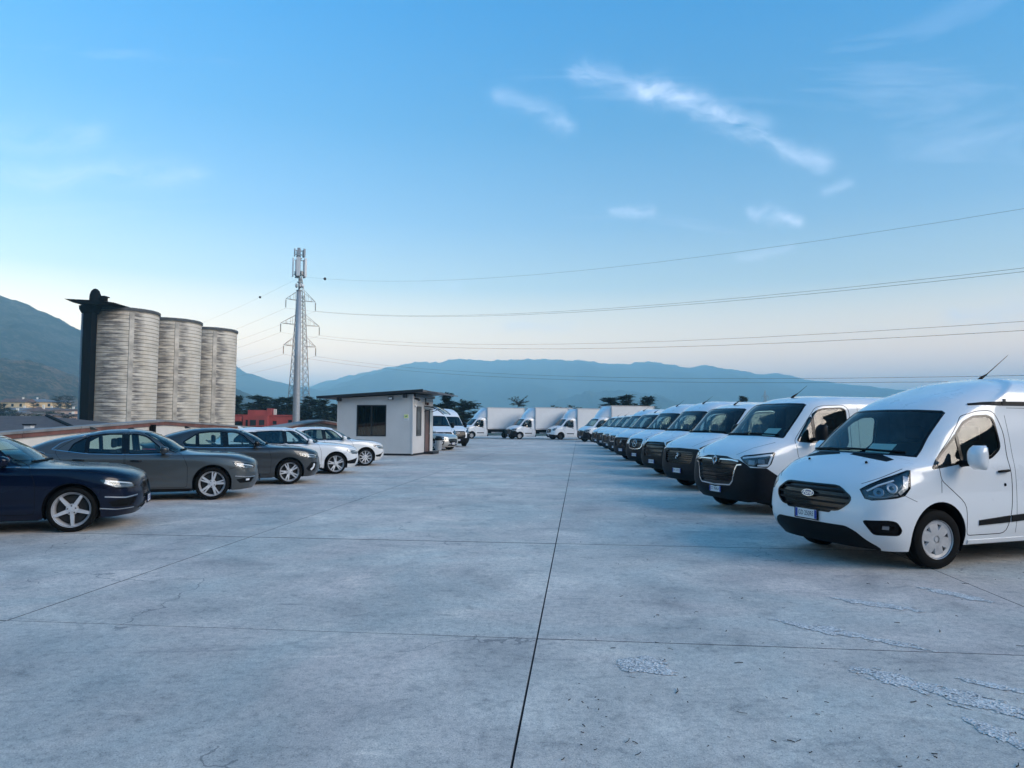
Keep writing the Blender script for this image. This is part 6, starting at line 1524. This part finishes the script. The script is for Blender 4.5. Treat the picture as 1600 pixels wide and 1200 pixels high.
def tree_proto(kind, seed):
    """returns (trunk mesh, crown mesh) of a tree 10 m tall"""
    r = random.Random(seed); V, Fs = [], []; bm = bmesh.new(); H = 10.0
    lean = Vector((r.uniform(-.3, .3), r.uniform(-.3, .3), 0))
    tube(bm, [lean * (z / H) ** 2 + Vector((0, 0, z)) for z in (0, 2, 5, 8, 9.7)], [.26, .22, .15, .07, .02], 8)
    def limb(z, a, L, rise, tips, size, dens):
        o = lean * (z / H) ** 2 + Vector((0, 0, z)); d = Vector((math.cos(a), math.sin(a), 0))
        pts = [o + d * L * t + Vector((0, 0, rise * L * t - .18 * L * t * t)) for t in (0, .35, .7, 1)]
        tube(bm, pts, [.05, .035, .02, .008], 4)
        for i in range(tips):
            t = .15 + .85 * (i + r.random()) / tips; p = o + d * L * t + Vector((0, 0, rise * L * t - .18 * L * t * t))
            sd = Vector((-d.y, d.x, 0)) * r.uniform(-.32, .32) * L * (1.15 - t); tuft(V, Fs, r, p + sd, size, dens, .35)
    if kind == 'fir':
        z = 1.3
        while z < 9.7:
            k = (9.9 - z) / 8.6
            for i in range(r.randint(5, 7)): limb(z + r.uniform(-.1, .1), r.uniform(0, 6.28), (.35 + 2.3 * k) * r.uniform(.72, 1.15), .10 + .25 * (1 - k), max(4, int(11 * k)), .46, 7)
            z += .30 + .10 * k
    elif kind == 'cedar':
        z = 3.2
        while z < 9.8:
            k = (10.4 - z) / 7.2
            for i in range(r.randint(5, 8)): limb(z + r.uniform(-.22, .22), r.uniform(0, 6.28), (.12 + 2.9 * k ** .95) * r.uniform(.5, 1.2), r.uniform(.1, .5), max(5, int(11 * k ** .5)), .50, 7)
            z += r.uniform(.40, .70)
    elif kind == 'pine':
        for i in range(150):
            z = r.uniform(1.8, 9.5); k = math.sin(math.pi * min(1, (z - 1.6) / 8.4)) ** .7
            limb(z, r.uniform(0, 6.28), (.5 + 2.3 * k) * r.uniform(.6, 1.1), r.uniform(.1, .6), 9, .50, 6)
    elif kind == 'palm':
        for i in range(16):
            limb(9.3 + r.uniform(-.2, .3), r.uniform(0, 6.28), r.uniform(1.3, 2.2), r.uniform(.1, .8), 9, .30, 6)
        for i in range(10): limb(r.uniform(4.5, 8.8), r.uniform(0, 6.28), r.uniform(.5, 1.1), .3, 4, .30, 5)
    else:
        for i in range(110):
            z = r.uniform(1.6, 9.3); k = math.sin(math.pi * min(1, (z - 1.2) / 8.9)) ** .5
            limb(z, r.uniform(0, 6.28), (.8 + 2.9 * k) * r.uniform(.5, 1.05), r.uniform(.1, .7), 9, .45, 5)
    tm = bpy.data.meshes.new('trunk'); bmesh.ops.recalc_face_normals(bm, faces=bm.faces); bm.to_mesh(tm); bm.free(); tm.materials.append(M['bark'])
    cm = bpy.data.meshes.new('crown'); cm.from_pydata([tuple(v) for v in V], [], Fs); cm.update()
    cm.materials.append(M[{'fir': 'needles', 'cedar': 'needles_blue', 'pine': 'needles', 'palm': 'needles', 'round': 'leaves'}[kind]]); return tm, cm
PROTO = {}
def tree(kind, px, py, Y, base, label, name, wide=1.0, var=0, crownmat=None, group='dark conifers beyond the lot'):
    key = (kind, var)
    if key not in PROTO: PROTO[key] = tree_proto(kind, 11 + var * 7 + len(kind))
    tm, cm = PROTO[key]; p = at(px, py, Y); root = empty(name, (p.x, p.y, base), rng.uniform(0, 6.28)); h = (p.z - base) / 9.9
    root.scale = (h * wide, h * wide, h); tag(root, label, 'tree', group)
    for me, nm in ((tm, 'trunk'), (cm, 'crown')):
        if nm == 'crown' and crownmat:
            me2 = PROTO.get((kind, var, crownmat))
            if me2 is None: me2 = me.copy(); me2.materials.clear(); me2.materials.append(M[crownmat]); PROTO[(kind, var, crownmat)] = me2
            me = me2
        o = bpy.data.objects.new(nm, me); COL.objects.link(o); o.parent = root
T = [('fir', 369, 616, 125, 1.0, 'slim fir rising beside the right hand silo'), ('pine', 404, 617, 140, 1.25, 'broad dark pine standing behind the red house'), ('pine', 420, 627, 150, 1.1, 'smaller pine right of the broad pine behind the red house'), ('cedar', 432, 624, 135, .9, 'spiky cedar just left of the mast base'),
     ('pine', 445, 619, 130, 1.0, 'dark pine right behind the foot of the mast'), ('fir', 456, 632, 150, 1.4, 'fir hidden behind the mast pole'), ('pine', 488, 620, 125, 1.15, 'dense pine standing right of the mast'), ('fir', 476, 630, 140, 1.3, 'fir between the mast and the dense pine'),
     ('fir', 507, 622, 120, 1.15, 'pointed fir left of the cabin roof'), ('pine', 524, 631, 125, 1.3, 'low pine touching the cabin roof eave'), ('round', 385, 640, 150, 1.6, 'low leafy tree in the gap beside the silo'), ('pine', 540, 640, 140, 1.4, 'pine mostly hidden by the cabin'),
     ('fir', 702, 611, 105, 1.15, 'tall pointed conifer behind the white high roof vans'), ('pine', 685, 630, 112, 1.3, 'dark pine between cabin roof and tall conifer'), ('pine', 724, 626, 100, 1.25, 'rounded pine just left of the first box truck'), ('palm', 807, 626, 108, .75, 'ragged forked tree top between two box trucks'),
     ('fir', 952, 619, 118, 1.7, 'leftmost of the three layered cedars behind the vans'), ('fir', 981, 614, 112, 1.45, 'middle one of the three layered cedars behind the vans'), ('fir', 1007, 617, 116, 1.5, 'rightmost of the three layered cedars behind the vans'), ('fir', 1160, 616, 118, .8, 'lone little conifer top above the vans on the right'),
     ('round', 887, 636, 118, .9, 'small shrub top peeping over the middle box truck')]
for i, (k, px, py, Y, w, lb) in enumerate(T):
    tree(k, px, py, Y, -6.0, lb, {'fir': 'fir_tree', 'pine': 'pine_tree', 'cedar': 'cedar_tree', 'palm': 'ragged_tree', 'round': 'leafy_tree'}[k], w, i % 3 if k in ('pine', 'cedar') else i % 2)
VT = [('round', 2, 630, 190, 'dark tree at the far left edge of the village'), ('round', 52, 627, 290, 'round dark tree between the ochre houses'), ('round', 92, 619, 280, 'dark village tree nearest the ochre long house'), ('round', 107, 617, 270, 'dark village tree nearest the silos'), ('round', 40, 646, 190, 'rust tinted bush before the hipped village roof'),
      ('round', 72, 648, 170, 'rusty shrub left of the pink house'), ('round', 108, 648, 165, 'low dark shrub right of the pink house'), ('round', 60, 645, 185, 'green shrub behind the workshop roof'), ('round', 20, 640, 215, 'green tree among the leftmost village houses'), ('round', 84, 641, 210, 'green garden tree above the pink house')]
for i, (k, px, py, Y, lb) in enumerate(VT):
    p = at(px, py, Y); tree(k, px, py, Y, p.z - rng.uniform(6, 8), lb, 'leafy_tree', 1.25, i % 2, 'leaves_rust' if 'rust' in lb else 'needles_blue' if 'dark' in lb else None, 'village trees')

# ------------------------------------------------------------------ vehicles on the lot
def place(root, local, world, rz):
    c, s = math.cos(rz), math.sin(rz); x, y = local
    root.location = (world.x - (c * x - s * y), world.y - (s * x + c * y), 0); root.rotation_euler = (0, 0, rz)
VAN_A = R_(20)
def van_thing(label, group='white vans parked along the right side'): return tag(empty('panel_van'), label, 'van', group)
ford = van_thing('white high roof van nearest the camera with black hexagonal grille'); make_ford(ford); place(ford, (1.0, -.955), gpt(1462, 886.5), R_(19.5))
ren = van_thing('white van with grey bumper and chrome edged grille next to the nearest van'); make_van(ren, SP_RENAULT); place(ren, (.90, .98), gpt(1130, 786), R_(20 + -1.2))
box = van_thing('white van with black bumper and small silver badge on a low grille'); make_van(box, SP_BOXER); place(box, (.93, .97), gpt(1070, 757), R_(20 + 0.6))
sp1 = van_thing('white van with an all black slatted grille, fourth from the camera'); make_van(sp1, SP_SPRINTER); place(sp1, (.95, .955), gpt(1032, 739), R_(20 + -0.7))
sp2 = van_thing('white van with a chrome framed grille and round star badge'); make_van(sp2, dict(SP_SPRINTER_CHROME, lod=1)); place(sp2, (.95, .955), gpt(1002, 726), R_(20 + 1.3))
SP_NV = dict(SP_RENAULT, P=big_rows(2.40, 0, 5.1, 1.035), lod=1, emblem=('tee', .88, .07, .02), trim=[([(-.40, 1.03), (-.40, .70), (.40, .70), (.40, 1.03), (-.40, 1.03)], .05)], grille=sym([(0, 1.04), (.40, 1.03), (.39, .71), (0, .70)]), slats=[], plate='GH 285ZC', paper=False)
nv = van_thing('white van with a square chrome framed grille further down the row'); make_van(nv, SP_NV); place(nv, (.90, .98), gpt(968, 709), R_(20 + -0.5))
for src, pp, loc, lb in ((box, (980, 717), (.93, .97), 'white van with black bumper, sixth from the camera in the right row'), (ren, (957, 704.5), (.90, .98), 'white van eighth from the camera in the right row'),
                         (box, (947, 700), (.93, .97), 'white van ninth from the camera in the right row'), (ren, (938, 696), (.90, .98), 'last white van of the right row before the box trucks')):
    c = copy_tree(src); c['label'] = lb; place(c, loc, gpt(*pp), R_(20 + 1.0))
# two high roof vans and a silver car behind the cabin
cr = tag(empty('panel_van'), 'white high roof van with barred chrome grille farther from the cabin', 'van', 'high roof vans behind the cabin'); make_van(cr, dict(SP_CRAFTER, lod=1)); place(cr, (.95, -.97), gpt(728, 697), R_(119))
c2 = copy_tree(cr); c2['label'] = 'white high roof van closest to the cabin behind the silver car'; place(c2, (.95, -.97), gpt(708, 701.3), R_(119))
sv = tag(empty('parked_car'), 'silver car nosing out behind the cabin beside the bin', 'car', 'parked cars'); make_car(sv, SILVER); place(sv, (.87, .88), gpt(677, 703.5), R_(150))
# cars along the left
for C, pp, a, lb in ((AUDI, (118, 830), 20, 'dark blue saloon car with five spoke wheels nearest the camera'), (OPEL, (335, 780), 21, 'mid grey metallic liftback car beside the dark blue saloon'), (FOCUS, (455, 756), 24, 'dark grey hatchback parked between the grey liftback and a white car'),
                     (LEON, (527, 740), 26, 'white estate car with dark rear windows, fourth car from the camera'), (MERC, (573, 727.5), 28, 'white hatchback with ten spoke wheels nearest the cabin')):
    r = tag(empty('parked_car'), lb, 'car', 'cars parked along the left side'); make_car(r, C); place(r, (C['xa'], C['hw'] - .03), gpt(*pp), R_(180 + a))
# box trucks at the far end
def make_truck(root, sp, zbox, L=4.3):
    cabP = big_rows(2.30, sp.get('nose', 0), 2.78 + sp.get('nose', 0), 1.02); cabP['xside'] = [1.9, 2.1, 2.3, 2.5]
    make_van(root, dict(sp, P=cabP, cab=True, lod=1, antenna=False, paper=False)); n = sp.get('nose', 0)
    x0 = 2.62 + n; x1 = x0 + L; z0, w = 1.02, 1.08
    box_ = box_obj('cargo_box', x0, x1, -w, w, z0, zbox, 'box_white', root, .02)
    for x, y in ((x0, -w), (x0, w), (x1, -w), (x1, w)): box_obj('corner_rail', x - .035, x + .035, y - .035, y + .035, z0 - .02, zbox + .012, 'alu', box_)
    for s in (-1, 1):
        box_obj('bottom_rail', x0 + .04, x1 - .04, s * w - .02, s * w + .02, z0 - .05, z0 + .10, 'alu', box_); box_obj('top_rail', x0 + .04, x1 - .04, s * w - .018, s * w + .018, zbox - .08, zbox + .012, 'alu', box_)
        g = box_obj('chassis_rail', 1.6 + n, x1 - .1, s * .42 - .05, s * .42 + .05, .55, .78, 'black_plastic', root)
        box_obj('side_guard', x0 + .5, x0 + 1.75, s * .98 - .02, s * .98 + .02, .55, .68, 'galvanised', root)
        fl = prism_obj('mudguard', [(x1 - 1.95, .62), (x1 - 1.75, .86), (x1 - 1.0, .86), (x1 - .80, .62), (x1 - .84, .62), (x1 - 1.02, .82), (x1 - 1.73, .82), (x1 - 1.91, .62)], 'Y', s * .98 - .13, s * .98 + .08, 'black_plastic', root)
    box_obj('subframe', x0 + .1, x1 - .1, -.95, .95, .80, z0 - .055, 'black_plastic', root)
    add_wheels(root, (x1 - 1.38,), .98, .345, .215, .215, 'steelg')
    # roof deflector leaning back to the box
    h = zbox - .06; bm = bmesh.new()
    pts = [[(1.55 + n, y * .55, 2.10), (1.75 + n, y * .68, 2.42), (2.15 + n, y * .86, 2.80), (x0 - .06, y * .98, h)] for y in (-1, -.5, 0, .5, 1)]
    rows = [[bm.verts.new((p[0] + (.12 if abs(k - 2) == 2 else 0), p[1], p[2] - (.05 if abs(k - 2) == 2 else 0))) for p in c_] for k, c_ in enumerate(pts)]
    for a, b_ in zip(rows, rows[1:]):
        for i in range(3): bm.faces.new((a[i], a[i + 1], b_[i + 1], b_[i]))
    for c_ in (rows[0], rows[-1]):
        lo = [bm.verts.new((v.co.x + .08 * (i == 0), v.co.y, 2.16)) for i, v in enumerate(c_[1:], 1)]
        prev = c_[0]
        bm.faces.new((c_[0], c_[1], lo[0])); bm.faces.new((c_[1], c_[2], lo[1], lo[0])); bm.faces.new((c_[2], c_[3], lo[2], lo[1]))
    link_bm('roof_deflector', bm, 'paint_white', root, True)
grain(principled('box_white', (.74, .73, .72), .45), .8, .05, .03, .06); grain(principled('alu', (.55, .56, .58), .35, .7), 4, .1)
def truck_thing(lb): return tag(empty('box_truck'), lb, 'truck', 'box trucks at the far end of the lot')
SPT = dict(SP_RENAULT, wheel='steelg', mirror='black_plastic')
t1 = truck_thing('white box truck farthest left, just right of the tall conifer'); make_truck(t1, SPT, 3.22); place(t1, (.90, -.98), gpt(738, 685.2), R_(27))
t2 = copy_tree(t1); t2['label'] = 'white box truck in second place from the left, black lower bumper'; place(t2, (.90, -.98), gpt(812.8, 686.2), R_(25))
t3 = truck_thing('white box truck with chrome rimmed grille, third from the left'); make_truck(t3, dict(SP_SPRINTER_CHROME, nose=.14, low=[(-.15, .10), (-.15, .55), (.75, .50), (1.26, .45), (1.26, .10)]), 3.12); place(t3, (.95, -.96), gpt(876.6, 687), R_(22))
t4 = copy_tree(t1); t4['label'] = 'white box truck partly hidden by the end of the van row'; place(t4, (.90, -.98), gpt(928, 690.5), R_(20))
HAZE_ON = True
if HAZE_ON:                                                        # evening air over the whole valley
    hz = box_obj('haze', -9000, 9000, -3000, 12000, -14, 530, None); tag(hz, kind='stuff')
    m = bpy.data.materials.new('haze'); m.use_nodes = True; t = NT(m); t.n.clear(); out = t.add('ShaderNodeOutputMaterial'); pv = t.add('ShaderNodeVolumePrincipled')
    pv.inputs['Color'].default_value = (.40, .79, 1, 1); pv.inputs['Density'].default_value = HAZE_D; pv.inputs['Anisotropy'].default_value = -.25
    t.link(pv.outputs[0], out.inputs['Volume']); hz.data.materials.append(m)
